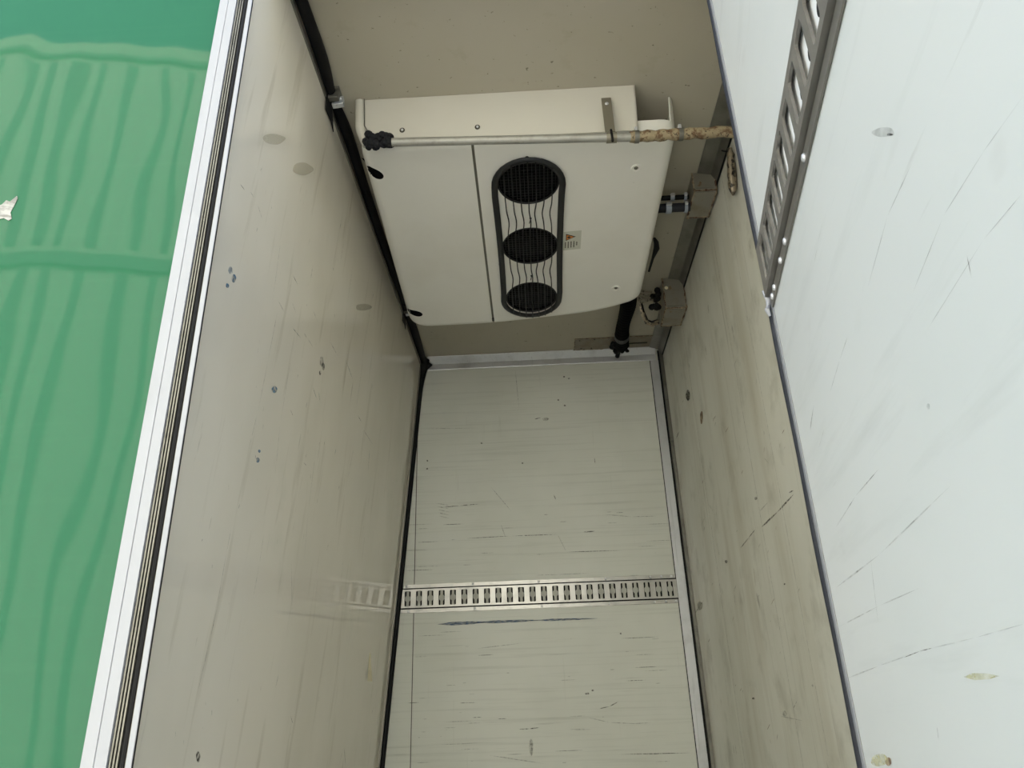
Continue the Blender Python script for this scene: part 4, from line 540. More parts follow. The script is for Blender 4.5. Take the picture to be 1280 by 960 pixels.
    ('P', 1, 0, [(-0.658, 1.557, 1.6568), (-0.6582, 1.557, 1.6542), (-0.6584, 1.5565, 1.6516), (-0.6586, 1.5559, 1.6492), (-0.6587, 1.5545, 1.6477), (-0.6587, 1.5518, 1.6474), (-0.6586, 1.5482, 1.6484), (-0.6585, 1.5448, 1.6502), (-0.6583, 1.5422, 1.6526), (-0.6581, 1.5401, 1.655), (-0.658, 1.5381, 1.6575), (-0.6578, 1.5364, 1.6601), (-0.6576, 1.5359, 1.6628), (-0.6574, 1.537, 1.6651), (-0.6573, 1.5392, 1.6666), (-0.6573, 1.5419, 1.6669), (-0.6573, 1.545, 1.666), (-0.6575, 1.5486, 1.6641), (-0.6576, 1.5524, 1.6618), (-0.6578, 1.5555, 1.6593)], None),
    ('S', 7, 0.0031, (-0.6593, 2.6716, 1.6396), (-0.6637, 2.7247, 1.5816)),
    ('S', 2, 0.0021, (-0.6593, 2.6609, 1.64), (-0.6636, 2.6315, 1.5818)),
    ('S', 2, 0.0017, (-0.5999, 1.8511, 2.4319), (-0.6013, 1.8527, 2.4132)),
    ('S', 1, 0.0018, (-0.5986, 2.0023, 2.449), (-0.5998, 2.0019, 2.4327)),
    ('S', 1, 0.0019, (-0.571, 1.9141, 2.8169), (-0.5722, 1.9186, 2.8011)),
    ('S', 1, 0.0019, (-0.5508, 1.8407, 3.0857), (-0.5524, 1.839, 3.0654)),
    ('S', 1, 0.0011, (-0.6546, 1.4295, 1.7019), (-0.6553, 1.4345, 1.6927)),
    ('S', 2, 0.0016, (-0.5928, 1.7128, 2.5261), (-0.5938, 1.7078, 2.5128)),
    ('S', 2, 0.0021, (-0.5978, 2.2983, 2.4593), (-0.5997, 2.2926, 2.4341)),
    ('S', 1, 0.0019, (-0.5628, 1.8354, 2.9261), (-0.5633, 1.844, 2.9196)),
    ('S', 2, 0.002, (-0.6189, 2.3677, 2.1788), (-0.62, 2.3618, 2.1636)),
    ('S', 1, 0.0018, (-0.6486, 2.3039, 1.7825), (-0.6498, 2.3002, 1.7668)),
    ('S', 2, 0.0019, (-0.559, 1.8615, 2.9768), (-0.56, 1.8691, 2.9637)),
    ('S', 2, 0.0012, (-0.6542, 1.5432, 1.7076), (-0.6544, 1.541, 1.7047)),
    ('S', 1, 0.0024, (-0.6501, 3.0529, 1.7627), (-0.6518, 3.0353, 1.7399)),
    ('S', 1, 0.0021, (-0.6218, 2.5232, 2.1398), (-0.6225, 2.5158, 2.1301)),
    ('S', 1, 0.0023, (-0.5706, 2.4301, 2.822), (-0.5721, 2.4422, 2.8026)),
    ('S', 2, 0.0013, (-0.6368, 1.5534, 1.9391), (-0.6372, 1.5548, 1.9339)),
    ('S', 1, 0.0019, (-0.6179, 2.1801, 2.1923), (-0.6195, 2.1736, 2.1706)),
    ('S', 1, 0.0014, (-0.5798, 1.3251, 2.6994), (-0.5808, 1.3249, 2.6863)),
    ('S', 2, 0.0015, (-0.6163, 1.6384, 2.2127), (-0.6175, 1.6361, 2.1971)),
    ('S', 2, 0.0014, (-0.6167, 1.5783, 2.2072), (-0.6169, 1.5824, 2.2044)),
    ('S', 2, 0.0014, (-0.5702, 1.2845, 2.8283), (-0.5711, 1.2825, 2.816)),
    ('S', 1, 0.0015, (-0.573, 1.3703, 2.7901), (-0.5736, 1.3718, 2.782)),
    ('S', 2, 0.0018, (-0.6108, 2.0164, 2.2865), (-0.6121, 2.0179, 2.2692)),
    ('S', 1, 0.0017, (-0.6076, 1.9248, 2.329), (-0.6087, 1.9327, 2.3137)),
    ('S', 1, 0.002, (-0.6038, 2.2075, 2.3798), (-0.6052, 2.2045, 2.3606)),
    ('S', 2, 0.0024, (-0.5591, 2.5108, 2.9761), (-0.5608, 2.5221, 2.9524)),
    ('S', 2, 0.0012, (-0.6326, 1.4391, 1.9957), (-0.6333, 1.4438, 1.9869)),
    ('S', 1, 0.0015, (-0.6235, 1.7652, 2.1164), (-0.6246, 1.7654, 2.1029)),
    ('S', 2, 0.0016, (-0.5801, 1.5541, 2.6952), (-0.5805, 1.5579, 2.6898)),
    ('S', 2, 0.0022, (-0.5854, 2.397, 2.6251), (-0.5858, 2.4014, 2.6202)),
    ('S', 2, 0.0014, (-0.6031, 1.4774, 2.3892), (-0.6035, 1.4791, 2.384)),
    ('S', 1, 0.0012, (-0.63, 1.3777, 2.0309), (-0.6304, 1.3761, 2.0247)),
    ('S', 2, 0.0019, (-0.5426, 1.789, 3.1953), (-0.5434, 1.7879, 3.1854)),
    ('S', 1, 0.0017, (-0.5956, 1.8071, 2.4885), (-0.597, 1.8076, 2.4704)),
    ('S', 2, 0.0017, (-0.5826, 1.6814, 2.6629), (-0.5832, 1.676, 2.6539)),
    ('S', 1, 0.0015, (-0.6479, 1.8173, 1.7912), (-0.6487, 1.8205, 1.781)),
    ('S', 2, 0.0016, (-0.5937, 1.6542, 2.5146), (-0.5946, 1.6529, 2.5027)),
    ('S', 2, 0.0013, (-0.6207, 1.4409, 2.1543), (-0.6215, 1.4456, 2.1441)),
    ('S', 2, 0.0016, (-0.5629, 1.5206, 2.9245), (-0.5634, 1.5217, 2.9184)),
    ('S', 1, 0.0014, (-0.6133, 1.5437, 2.2528), (-0.6141, 1.5476, 2.2422)),
    ('S', 1, 0.0017, (-0.5787, 1.6836, 2.7142), (-0.579, 1.689, 2.7098)),
    ('S', 2, 0.0012, (-0.6556, 1.4685, 1.6887), (-0.6563, 1.4732, 1.6794)),
    ('S', 2, 0.0022, (-0.6068, 2.5682, 2.34), (-0.6079, 2.568, 2.3253)),
    ('S', 2, 0.0012, (-0.6508, 1.5307, 1.7536), (-0.6514, 1.5357, 1.7454)),
    ('S', 2, 0.0023, (-0.5281, 2.1967, 3.3886), (-0.5292, 2.1927, 3.3749)),
    ('S', 2, 0.0016, (-0.6553, 2.091, 1.6925), (-0.6561, 2.0888, 1.6827)),
    ('S', 2, 0.0018, (-0.5502, 1.6744, 3.0939), (-0.5508, 1.6726, 3.0865)),
    ('S', 1, 0.0013, (-0.6223, 1.5124, 2.1337), (-0.6231, 1.51, 2.1219)),
    ('S', 1, 0.0023, (-0.5486, 2.2943, 3.1159), (-0.551, 2.2869, 3.0831)),
    ('S', 2, 0.0018, (-0.5825, 1.8019, 2.6631), (-0.5832, 1.8025, 2.654)),
    ('S', 2, 0.0017, (-0.6047, 1.8674, 2.3674), (-0.606, 1.8664, 2.35)),
    ('S', 1, 0.0012, (-0.6518, 1.5684, 1.7391), (-0.6528, 1.5743, 1.7266)),
    ('S', 2, 0.0014, (-0.6076, 1.5533, 2.3295), (-0.6087, 1.5576, 2.315)),
    ('S', 2, 0.0018, (-0.5999, 1.9619, 2.4317), (-0.6009, 1.9552, 2.4179)),
    ('S', 2, 0.0014, (-0.6048, 1.5377, 2.3668), (-0.6059, 1.5397, 2.3523)),
    ('S', 2, 0.0016, (-0.5623, 1.5408, 2.9328), (-0.5631, 1.5397, 2.9226)),
    ('S', 2, 0.002, (-0.5421, 1.9006, 3.2019), (-0.5442, 1.8991, 3.1737)),
    ('S', 2, 0.0024, (-0.6227, 2.8329, 2.1279), (-0.6244, 2.8205, 2.1055)),
    ('S', 2, 0.0012, (-0.6327, 1.4431, 1.9939), (-0.6331, 1.4427, 1.989)),
    ('S', 1, 0.0014, (-0.6502, 1.6932, 1.7615), (-0.6508, 1.6926, 1.7534))]
DOORMARKS = [('S', 1, 0.0007, (0.322, 0.7254, 1.7406), (0.3141, 0.6753, 1.7423)),
    ('S', 1, 0.0007, (0.3141, 0.6753, 1.7423), (0.3086, 0.6409, 1.7422)),
    ('S', 2, 0.0015, (0.3621, 0.9788, 1.7338), (0.3361, 0.8142, 1.7389)),
    ('S', 2, 0.0013, (0.3361, 0.8142, 1.7389), (0.3215, 0.7224, 1.7411)),
    ('S', 2, 0.0009, (0.3086, 0.6409, 1.7422), (0.2937, 0.5468, 1.7416)),
    ('S', 2, 0.0008, (0.2937, 0.5468, 1.7416), (0.2814, 0.469, 1.7422)),
    ('S', 2, 0.0019, (0.356, 0.9399, 1.8338), (0.322, 0.7256, 1.8325)),
    ('S', 2, 0.0015, (0.322, 0.7256, 1.8325), (0.2887, 0.5154, 1.8398)),
    ('S', 2, 0.0015, (0.3459, 0.8765, 1.8923), (0.3279, 0.7624, 1.8993)),
    ('S', 2, 0.0013, (0.3279, 0.7624, 1.8993), (0.3122, 0.6632, 1.8983)),
    ('S', 2, 0.0014, (0.3593, 0.9607, 1.7916), (0.3283, 0.7651, 1.7907)),
    ('S', 2, 0.0011, (0.3283, 0.7651, 1.7907), (0.3078, 0.6358, 1.7879)),
    ('S', 1, 0.0009, (0.2699, 0.3965, 1.9511), (0.2704, 0.3998, 1.9366)),
    ('S', 2, 0.0017, (0.3271, 0.7575, 1.8395), (0.3313, 0.7844, 1.7772)),
    ('S', 3, 0.0046, (0.3004, 0.5887, 1.7186), (0.2902, 0.5246, 1.7163)),
    ('S', 2, 0.0011, (0.2983, 0.5759, 2.0354), (0.2852, 0.493, 2.0511)),
    ('S', 2, 0.001, (0.2852, 0.493, 2.0511), (0.2751, 0.4292, 2.0486)),
    ('S', 2, 0.0009, (0.285, 0.4916, 1.9777), (0.2719, 0.409, 1.989)),
    ('S', 2, 0.0008, (0.2719, 0.409, 1.989), (0.2614, 0.343, 1.9844)),
    ('S', 2, 0.0007, (0.2614, 0.343, 1.9844), (0.2537, 0.2942, 1.9777)),
    ('S', 2, 0.0008, (0.2849, 0.491, 1.9439), (0.2662, 0.3732, 1.9456)),
    ('S', 2, 0.0006, (0.2662, 0.3732, 1.9456), (0.2582, 0.3222, 1.94)),
    ('S', 2, 0.0009, (0.2935, 0.5457, 2.2484), (0.3038, 0.6104, 2.2275)),
    ('S', 2, 0.0011, (0.321, 0.7188, 2.1526), (0.3094, 0.6459, 2.164)),
    ('S', 2, 0.0011, (0.3121, 0.6628, 2.0331), (0.3192, 0.7075, 2.0284)),
    ('S', 2, 0.0012, (0.3192, 0.7075, 2.0284), (0.3292, 0.7707, 2.0194)),
    ('P', 2, 0, [(0.2769, 0.4404, 2.0879), (0.2769, 0.4404, 2.0867), (0.2772, 0.4424, 2.0873), (0.2779, 0.447, 2.0906), (0.2789, 0.4532, 2.0954), (0.2798, 0.4592, 2.1004), (0.2807, 0.4645, 2.1051), (0.2815, 0.4695, 2.1103), (0.2823, 0.4745, 2.116), (0.2828, 0.4777, 2.1205), (0.2828, 0.4776, 2.122), (0.2822, 0.4742, 2.1203), (0.2815, 0.4696, 2.1172), (0.2808, 0.465, 2.1141), (0.28, 0.4602, 2.1105), (0.2791, 0.4544, 2.1056), (0.2781, 0.4482, 2.0999), (0.2774, 0.4436, 2.095), (0.277, 0.4414, 2.0918), (0.2769, 0.4407, 2.0898)], None),
    ('P', 1, 0, [(0.2772, 0.4423, 2.0874), (0.2772, 0.4426, 2.0874), (0.2774, 0.4438, 2.0881), (0.2777, 0.4454, 2.0892), (0.2779, 0.4469, 2.0904), (0.2781, 0.4483, 2.0917), (0.2784, 0.4498, 2.0932), (0.2786, 0.4514, 2.0948), (0.2788, 0.4525, 2.096), (0.2788, 0.4527, 2.0966), (0.2788, 0.4524, 2.0966), (0.2787, 0.4518, 2.0965), (0.2786, 0.4512, 2.0963), (0.2784, 0.4503, 2.0957), (0.2782, 0.4488, 2.0945), (0.2779, 0.4471, 2.0929), (0.2777, 0.4456, 2.0915), (0.2775, 0.4446, 2.0903), (0.2774, 0.4437, 2.0893), (0.2772, 0.4428, 2.0882)], None),
    ('P', 2, 0, [(0.2887, 0.5148, 1.8985), (0.2887, 0.5153, 1.8979), (0.2888, 0.516, 1.8974), (0.289, 0.5169, 1.8972), (0.2891, 0.5179, 1.8974), (0.2893, 0.5189, 1.8978), (0.2894, 0.5195, 1.8982), (0.2895, 0.5201, 1.8988), (0.2896, 0.5205, 1.8994), (0.2896, 0.5208, 1.9001), (0.2896, 0.5205, 1.9008), (0.2894, 0.5197, 1.9013), (0.2892, 0.5185, 1.9016), (0.2891, 0.5175, 1.9018), (0.2889, 0.5167, 1.9017), (0.2888, 0.5159, 1.9013), (0.2887, 0.515, 1.9008), (0.2886, 0.5144, 1.9002), (0.2885, 0.5141, 1.8996), (0.2886, 0.5144, 1.8991)], None),
    ('P', 4, 0, [(0.3417, 0.85, 1.6511), (0.3418, 0.8506, 1.6501), (0.3421, 0.8525, 1.649), (0.3427, 0.8563, 1.6478), (0.3435, 0.8612, 1.6469), (0.3442, 0.8657, 1.6464), (0.3448, 0.8691, 1.6465), (0.3452, 0.872, 1.647), (0.3457, 0.8748, 1.6478), (0.346, 0.8767, 1.6488), (0.3459, 0.8765, 1.6498), (0.3455, 0.8738, 1.651), (0.3449, 0.8698, 1.6523), (0.3443, 0.8659, 1.6534), (0.3437, 0.862, 1.6543), (0.343, 0.858, 1.6547), (0.3423, 0.8538, 1.6546), (0.3419, 0.8507, 1.6541), (0.3416, 0.8494, 1.6532), (0.3417, 0.8495, 1.6522)], None),
    ('P', 3, 0, [(0.3431, 0.8589, 1.6521), (0.3434, 0.8605, 1.6503), (0.3446, 0.8683, 1.6485), (0.3465, 0.8801, 1.6468), (0.3485, 0.8924, 1.6453), (0.3503, 0.9041, 1.6441), (0.3523, 0.9164, 1.6433), (0.3543, 0.9293, 1.6433), (0.3558, 0.939, 1.6442), (0.3563, 0.9417, 1.646), (0.3557, 0.9379, 1.6483), (0.3547, 0.9316, 1.6505), (0.3537, 0.9255, 1.6523), (0.3525, 0.9178, 1.6538), (0.3507, 0.9064, 1.6552), (0.3485, 0.8925, 1.6563), (0.3465, 0.8802, 1.6569), (0.3452, 0.872, 1.6566), (0.3444, 0.8667, 1.6555), (0.3437, 0.8621, 1.6539)], None),
    ('S', 2, 0.0012, (0.3423, 0.8534, 2.0389), (0.3511, 0.9089, 2.023)),
    ('S', 1, 0.001, (0.3504, 0.9046, 2.0214), (0.3436, 0.8616, 2.037)),
    ('S', 2, 0.0009, (0.3384, 0.8287, 1.9986), (0.3459, 0.8761, 1.9903)),
    ('S', 1, 0.0008, (0.3143, 0.6766, 1.6852), (0.315, 0.681, 1.6752))]
#MARKDATA-END
CZ = 3.337      # ceiling height
BY = 3.30       # inner face of the far side wall
RX = 0.645      # right bulkhead face
FY = 1.10       # outer skin plane of the truck body
LEAN = 0.075    # the partition hangs out of plumb: x changes 75 mm per metre of height
def lx(z): return -0.532-LEAN*(CZ-z)

def scuff(mb, a, b, wd, n, mi, lift=.0004, taper=True):
    """thin worn stroke from a to b on a panel with normal n"""
    a, b, n = Vector(a), Vector(b), Vector(n).normalized()
    t = (b-a); s_ = n.cross(t).normalized()*wd/2
    a, b = a+n*lift, b+n*lift
    if taper:
        m1, m2 = a+t*.3, a+t*.7
        mb.face([a, m1-s_, m2-s_*.8, b, m2+s_*.8, m1+s_], mi)
    else: mb.face([a-s_, b-s_, b+s_, a+s_], mi)

def marks(mb, data, n):
    for k, (kind, mi, wd, a, b) in enumerate(data):
        lift = .0003+.00002*(k % 12)
        if kind == 'P': mb.face([Vector(p)+Vector(n)*lift for p in a], mi)
        else: scuff(mb, a, b, wd, n, mi, lift, taper=(kind == 'S'))

def blob(mb, c, u, v, ru, rv, n, mi, lift=.0004, seg=14, jit=.15):
    c, u, v, n = Vector(c), Vector(u), Vector(v), Vector(n)
    mb.face([c+n*lift+u*ru*math.cos(2*math.pi*k/seg)*(1+random.uniform(-jit, jit))+v*rv*math.sin(2*math.pi*k/seg)*(1+random.uniform(-jit, jit)) for k in range(seg)], mi)

# ------------------------------------------------------------------ the truck body
X0, X1 = -3.2, 2.6
mb = MB(); mb.box(X0, X1, 1.16, BY+.08, .90, 1.0)
struct(mb.build('floor', M['floor']), 'grey load floor of the truck body')
mb = MB(); mb.box(X0, X1, FY+.05, BY+.08, CZ, CZ+.085)
struct(mb.build('ceiling', M['ceiling']), 'cream insulated ceiling of the cold compartment')
# far side wall with its scratches (material slots: panel, scratch, scuff, blue crayon, joint)
mb = MB(); mb.box(X0, X1, BY, BY+.08, 1.0, CZ)
NB = Vector((0, -1, 0))
marks(mb, BACKMARKS, NB)
wb = struct(mb.build('wall_back', [M['backwall'], M['scratch'], M['scuff'], M['bluemark'], M['joint']]), 'worn pale grey wall crossed by a slotted cargo track')
# right bulkhead
mb = MB(); mb.box(RX, RX+.06, 1.16, BY, 1.0, CZ)
NR = Vector((-1, 0, 0))
marks(mb, RIGHTMARKS, NR)
struct(mb.build('wall_right', [M['rightwall'], M['scratch'], M['scuff'], M['lightseam'], M['seam'], M['rust']]), 'stained pale bulkhead wall right of the cooling unit')
# leaning partition on the left
Y0 = 1.082
mb = MB()
za, zb_ = 1.0, CZ-.012
mb.prism([(lx(za), 1.175, za), (lx(zb_), Y0, zb_), (lx(zb_), BY-.012, zb_), (lx(za), BY-.012, za)], (-.05, 0, 0))
NL = Vector((1, 0, -LEAN)).normalized()
marks(mb, LEFTMARKS, NL)
wl = struct(mb.build('wall_left', [M['partition'], M['scratch'], M['scuff'], M['bluepale'], M['tealmark'], M['palemark'], M['chip'], M['seam'], M['lightseam']]), 'glossy cream partition wall with fine scratches and blue smears')
# thin metal border of the partition along ceiling and far wall
mb = MB()
zt = CZ-.03
mb.obox((lx(zt), Y0, zt), (.0045, 0, 0), (0, BY-.03-Y0, 0), (-.012*LEAN, 0, -.012))
mb.obox((lx(1.0), BY-.034, 1.0), (.0045, 0, 0), (0, .012, 0), (lx(zt)-lx(1.0), 0, zt-1.0))
mb.build('edge_profile', M['alu_dull'], wl)
# rubber seal bulging between partition and ceiling, then down the far wall
def seal():
    pts = []; rs = []
    y = Y0
    latches = (1.575, 2.79)
    while y < BY-.03:
        d = min(abs(y-k) for k in latches)
        pin = math.exp(-(d/.09)**2)
        r = .0165-.004*pin+.0012*math.sin(y*9)
        pts.append((-.5345+.017-.010*pin+.004*math.sin(y*5), y, CZ-r*.95)); rs.append(r); y += .03
    pts.append((-.512, BY-.02, CZ-.03)); rs.append(.022)
    a = MB(); a.tube(pts, rs, 12)
    pts = []; rs = []
    for i in range(60):
        z = CZ-.01-i*(CZ-1.0)/59
        r = .011+.013*math.exp(-((CZ-z)/.10)**2)
        pts.append((lx(z)+r*.7+.002, BY-r*.9, z)); rs.append(r)
    a.tube(pts, rs, 12)
    # pointed corner flap
    a.prism([(-.535, BY-.05, CZ-.005), (-.478, BY-.018, CZ-.035), (-.53, BY-.02, CZ-.085)], (0, .012, 0))
    return a.build('rubber_seal', M['rubber'], wl, smooth=True)
seal()
# green outer skin left and right of the opening, header above it
JX0, JX1 = -.627, -.556      # left jamb extent at the skin plane
mb = MB(); mb.box(X0, JX0+.004, FY, FY+.06, .6, CZ+.09)
def rip(): pass
wf = struct(mb.build('wall_front', M['green'], bevel=.002), 'glossy green outer bodywork left of the opening')
mb = MB(); mb.box(.54, X1, FY, FY+.06, .6, CZ+.09); mb.box(JX0+.004, .54, FY, FY+.06, 3.25, CZ+.09); mb.box(JX0+.004, .54, FY, FY+.06, .6, 1.0)
struct(mb.build('trim_1', M['green']), 'green bodywork around the rest of the opening')
mb = MB(); mb.box(X0-.06, X0, FY, BY+.08, .9, CZ+.09); mb.box(X1, X1+.06, FY, BY+.08, .9, CZ+.09)
struct(mb.build('trim_2', M['green']), 'end walls of the truck body')

# aluminium jamb profile: broad flange, fine ribs, black groove, inner lip
def jamb():
    z0, z1 = .95, 3.25
    def poly(prof, m, nm):
        a = MB(); a.prism([(x, y, z0) for x, y in prof], (0, 0, z1-z0)); return a
    Y = FY-.034
    k = Y/FY
    xa, xb = JX0*k, JX1*k               # keeps the profile width seen at this depth
    W = xb-xa
    P = lambda f: xa+W*f
    fl = [(P(0), FY), (P(0), Y), (P(.25), Y-.0006), (P(.262), Y+.0009), (P(.275), Y-.0006), (P(.50), Y), (P(.50), Y+.006), (P(.10), Y+.006), (P(.10), FY)]
    root = poly(fl, None, '').build('trim_3', M['alu_white'])
    struct(root, 'pale aluminium door jamb profile beside the green bodywork')
    a = MB()
    for i in range(3):
        f0 = .525+i*.06
        a.box(P(f0), P(f0+.032), Y+.003+.001*i, Y+.010, z0, z1)
    a.build('profile_rib', M['alu_dull'], root)
    a = MB(); a.box(P(.50), P(.86), Y+.008, Y+.013, z0, z1); a.tube([(P(.775), Y+.006, z0), (P(.775), Y+.006, z1)], .0038, 8)
    a.build('jamb_seal', M['rubber'], root)
    a = MB(); a.box(P(.83), P(.865), Y+.004, Y+.013, z0, z1)
    a.build('groove_wall', M['alu_dull'], root)
    a = MB(); a.box(P(.865), P(.985), Y, Y+.004, z0, z1)
    a.build('inner_lip', M['alu_white'], root, bevel=.001)
    a = MB(); a.box(P(.985), P(.997), Y+.001, Y+.004, z0, z1)
    a.build('joint_line', M['rubber'], root)
jamb()
# right jamb, behind the open door
mb = MB(); mb.box(.47, .545, FY-.02, FY+.06, .95, 3.25)
struct(mb.build('trim_4', M['alu_white'], bevel=.002), 'pale aluminium jamb hidden behind the open white door')

# corner profiles inside
TH = .003
mb = MB()
mb.box(-.50, .59, BY-.035, BY, CZ-.004, CZ)                   # on the ceiling
mb.box(-.50, .612, BY-.004, BY, CZ-.062, CZ)                  # on the wall
mb.tube([(-.50, BY-.006, CZ-.060), (.612, BY-.006, CZ-.060)], .0025, 8)
mb.tube([(-.50, BY-.036, CZ-.005), (.20, BY-.036, CZ-.005)], .0022, 8)
mb.face([(-.50, BY-.03, CZ-.004), (.612, BY-.03, CZ-.004), (.612, BY-.004, CZ-.03), (-.50, BY-.004, CZ-.03)])
struct(mb.build('trim_5', M['alu']), 'aluminium angle where far wall meets ceiling')
mb = MB()
mb.box(.583, .622, BY-.005, BY, 1.0, CZ-.064)
mb.box(.5805, .5832, BY-.0055, BY, 1.0, CZ-.064, 2)
mb.box(.630, RX, BY-.02, BY, 1.0, CZ-.01, 1)
mb.box(.622, .630, BY-.003, BY, 1.0, CZ-.01, 2)
struct(mb.build('trim_6', [M['alu'], M['alu_dull'], M['rubber']]), 'aluminium strip down the right edge of the far wall')
mb = MB()
mb.prism([(.582, 1.18, CZ-.004), (.582, 1.18, CZ), (RX, 1.18, CZ), (RX, 1.18, CZ-.045), (RX-.004, 1.18, CZ-.045), (RX-.02, 1.18, CZ-.012)], (0, BY-1.18-.02, 0))
mb.tube([(RX-.004, 1.18, CZ-.046), (RX-.004, BY-.03, CZ-.046)], .003, 8, mi=1)
struct(mb.build('trim_7', [M['alu_dull'], M['rubber']]), 'dull aluminium cove between ceiling and right bulkhead')

# ------------------------------------------------------------------ slotted cargo tracks
def track(root_loc, origin, du, dn, length, first, pitch, count, m_face, m_flange, rivs, lab='', H=.0095, dark_disc=False):
    """origin: lower edge start on the wall; du along, dn away from the wall, up = world z; 0.12 m tall"""
    du, dn = Vector(du), Vector(dn); up = Vector((0, 0, 1)); O = Vector(origin)
    P = lambda u, z, n: O+du*u+up*z+dn*n
    root = thing('cargo_track', root_loc, lab, 'cargo track')
    a = MB()                                                                # two flanges
    for (za, zb) in ((0, .0165), (.1035, .12)):
        a.obox(P(0, za, .0002), du*length, up*(zb-za), dn*.0028)
    a.build('flange', m_flange, root, bevel=.0008)
    f = MB()
    f.obox(P(0, .0185, .0002), du*length, up*.0020, dn*(H-.0002))          # side webs
    f.obox(P(0, .0995, .0002), du*length, up*.0020, dn*(H-.0002))
    sh, sw, rr = (.030, .0180, .005) if dark_disc else (.031, .0130, .004)                                        # slot half height and half width
    zc = .06
    def slot(uc):
        pts = []
        for (sx, sz, a0) in ((1, 1, 0), (-1, 1, 90), (-1, -1, 180), (1, -1, 270)):
            for k in range(4):
                an = math.radians(a0+30*k)
                pts.append((uc+sx*(sw-rr)+math.cos(an)*rr, zc+sz*(sh-rr)+math.sin(an)*rr))
        return pts
    z0, z1 = .0185, .1015
    def quad(u0, u1, za, zb): f.face([P(u0, za, H), P(u1, za, H), P(u1, zb, H), P(u0, zb, H)])
    quad(0, first-pitch/2, z0, z1); quad(first+(count-.5)*pitch, length, z0, z1)
    for i in range(count):
        uc = first+i*pitch; s_ = slot(uc); u0, u1 = uc-pitch/2, uc+pitch/2
        # ring of four groups between cell and slot
        R = s_[0:4]; T = s_[4:8]; Bq = s_[8:12]; Q = s_[12:16]
        c = [(u1, z1), (u0, z1), (u0, z0), (u1, z0)]
        for g, (cor, nxt) in enumerate(zip((0, 1, 2, 3), (1, 2, 3, 0))):
            arc = s_[g*4:g*4+4]
            f.face([P(*c[cor], H)]+[P(p[0], p[1], H) for p in reversed(arc)])
            e = s_[(g*4+3)]; n2 = s_[(g*4+4) % 16]
            f.face([P(*c[cor], H), P(e[0], e[1], H), P(n2[0], n2[1], H), P(*c[nxt], H)])
        for k in range(16):
            p, q = s_[k], s_[(k+1) % 16]
            f.face([P(p[0], p[1], H), P(q[0], q[1], H), P(q[0], q[1], H-.0035), P(p[0], p[1], H-.0035)])
    fo = f.build('slotted_face', m_face, root)
    b = MB(); b.obox(P(0, .02, .0003), du*length, up*.08, dn*.0012)
    for i in range(count):
        uc = first+i*pitch
        pr = [(-.0058, -.036), (.0058, -.036), (.0058, -.013), (.0112, -.006), (.0112, .006), (.0058, .013), (.0058, .036), (-.0058, .036), (-.0058, .013), (-.0112, .006), (-.0112, -.006), (-.0058, -.013)]
        if dark_disc: b.prism([P(uc+.009*math.cos(k*math.pi/8), zc+.009*math.sin(k*math.pi/8), .0016) for k in range(16)], dn*.0004, 1)
        else: b.prism([P(uc+x, zc+z, .0016) for x, z in pr], dn*.0012, 1)
    b.build('backing_strip', [M['bright'], M['rubber']] if dark_disc else [M['rubber'], M['lit_patch']], root)  # light and shade seen through the slots, painted as pale and dark shapes
    b = MB()
    g_ = .0020 if dark_disc else .0046
    b.obox(P(0, .0165, .0002), du*length, up*g_, dn*(H+.0004 if not dark_disc else .0012)); b.obox(P(0, .1035-g_, .0002), du*length, up*g_, dn*(H+.0004 if not dark_disc else .0012))
    b.build('groove_shade', M['rubber'], root)  # dark strips put in for the shadow along the channel sides
    for (u, hi) in rivs:
        r = MB(); r.dome(P(u, .112 if hi else .008, .003), dn, .0052, .003); r.build('rivet', M['alu'], root, smooth=True)
    return root
rv = []
for px in (135, 378, 620, 865, 1028, 1068, 1105):
    rv.append(((px-105)/1020*1.2, True)); rv.append((min(1.19, (px-98)/1020*1.2), False))
track((0, BY, 2.133), (-.612, BY, 2.133), (1, 0, 0), (0, -1, 0), 1.194, .040, .0489, 24, M['steel'], M['steel'], rv,
      H=.006, lab='slotted steel cargo track running across the far wall below the cooling unit')

# ------------------------------------------------------------------ open door on the right
TH9 = math.radians(9)
DD = Vector((-math.sin(TH9), -math.cos(TH9), 0))       # along the leaf, towards the viewer
DN = Vector((-math.cos(TH9), math.sin(TH9), 0))        # inner face normal (to the left)
E0 = Vector((.3655, 1.0, 0))
def door():
    z0, z1 = .98, 3.30; L = 1.05
    P = lambda u, z, n: E0+DD*u+DN*n+Vector((0, 0, z))
    a = MB(); a.obox(P(.0205, z0, 0), DD*(L-.02), (0, 0, z1-z0), -DN*.085)
    marks(a, DOORMARKS, DN)
    root = a.build('door_1', [M['door'], M['scratch'], M['palescuff'], M['yellow'], M['rust']])
    struct(root, 'open white insulated door leaf with a slotted track')
    a = MB(); a.obox(P(.011, z0, .0015), DD*.0165, (0, 0, z1-z0), -DN*.0865)
    a.build('edge_profile', M['dooredge'], root, bevel=.003)
    a = MB(); a.obox(P(.0275, z0, .0004), DD*.0012, (0, 0, z1-z0), -DN*.002)
    a.build('joint_line', M['seam'], root)
    a = MB(); a.tube([P(.0045, z0+(z1-z0)*i/40, -.0015+.0006*math.sin(i*1.3)) for i in range(41)], .0066, 10)
    a.obox(P(.000, z0, -.012), DD*.009, (0, 0, z1-z0), -DN*.06)
    a.build('rubber_seal', M['rubber_blue'], root, smooth=True)
    for z in (1.3, 2.95):
        a = MB(); a.obox(P(-.03, z, -.03), DD*.05, (0, 0, .09), -DN*.03)
        a.tube([P(-.03, z-.01, -.045), P(-.03, z+.10, -.045)], .012, 10)
        a.build('hinge', M['alu_dull'], root, bevel=.001)
    return root
M['palescuff'] = faint(mat('grey smear on white', srgb(150, 152, 148), .35), .3, .7, .5, (30, 30, 60))
door()
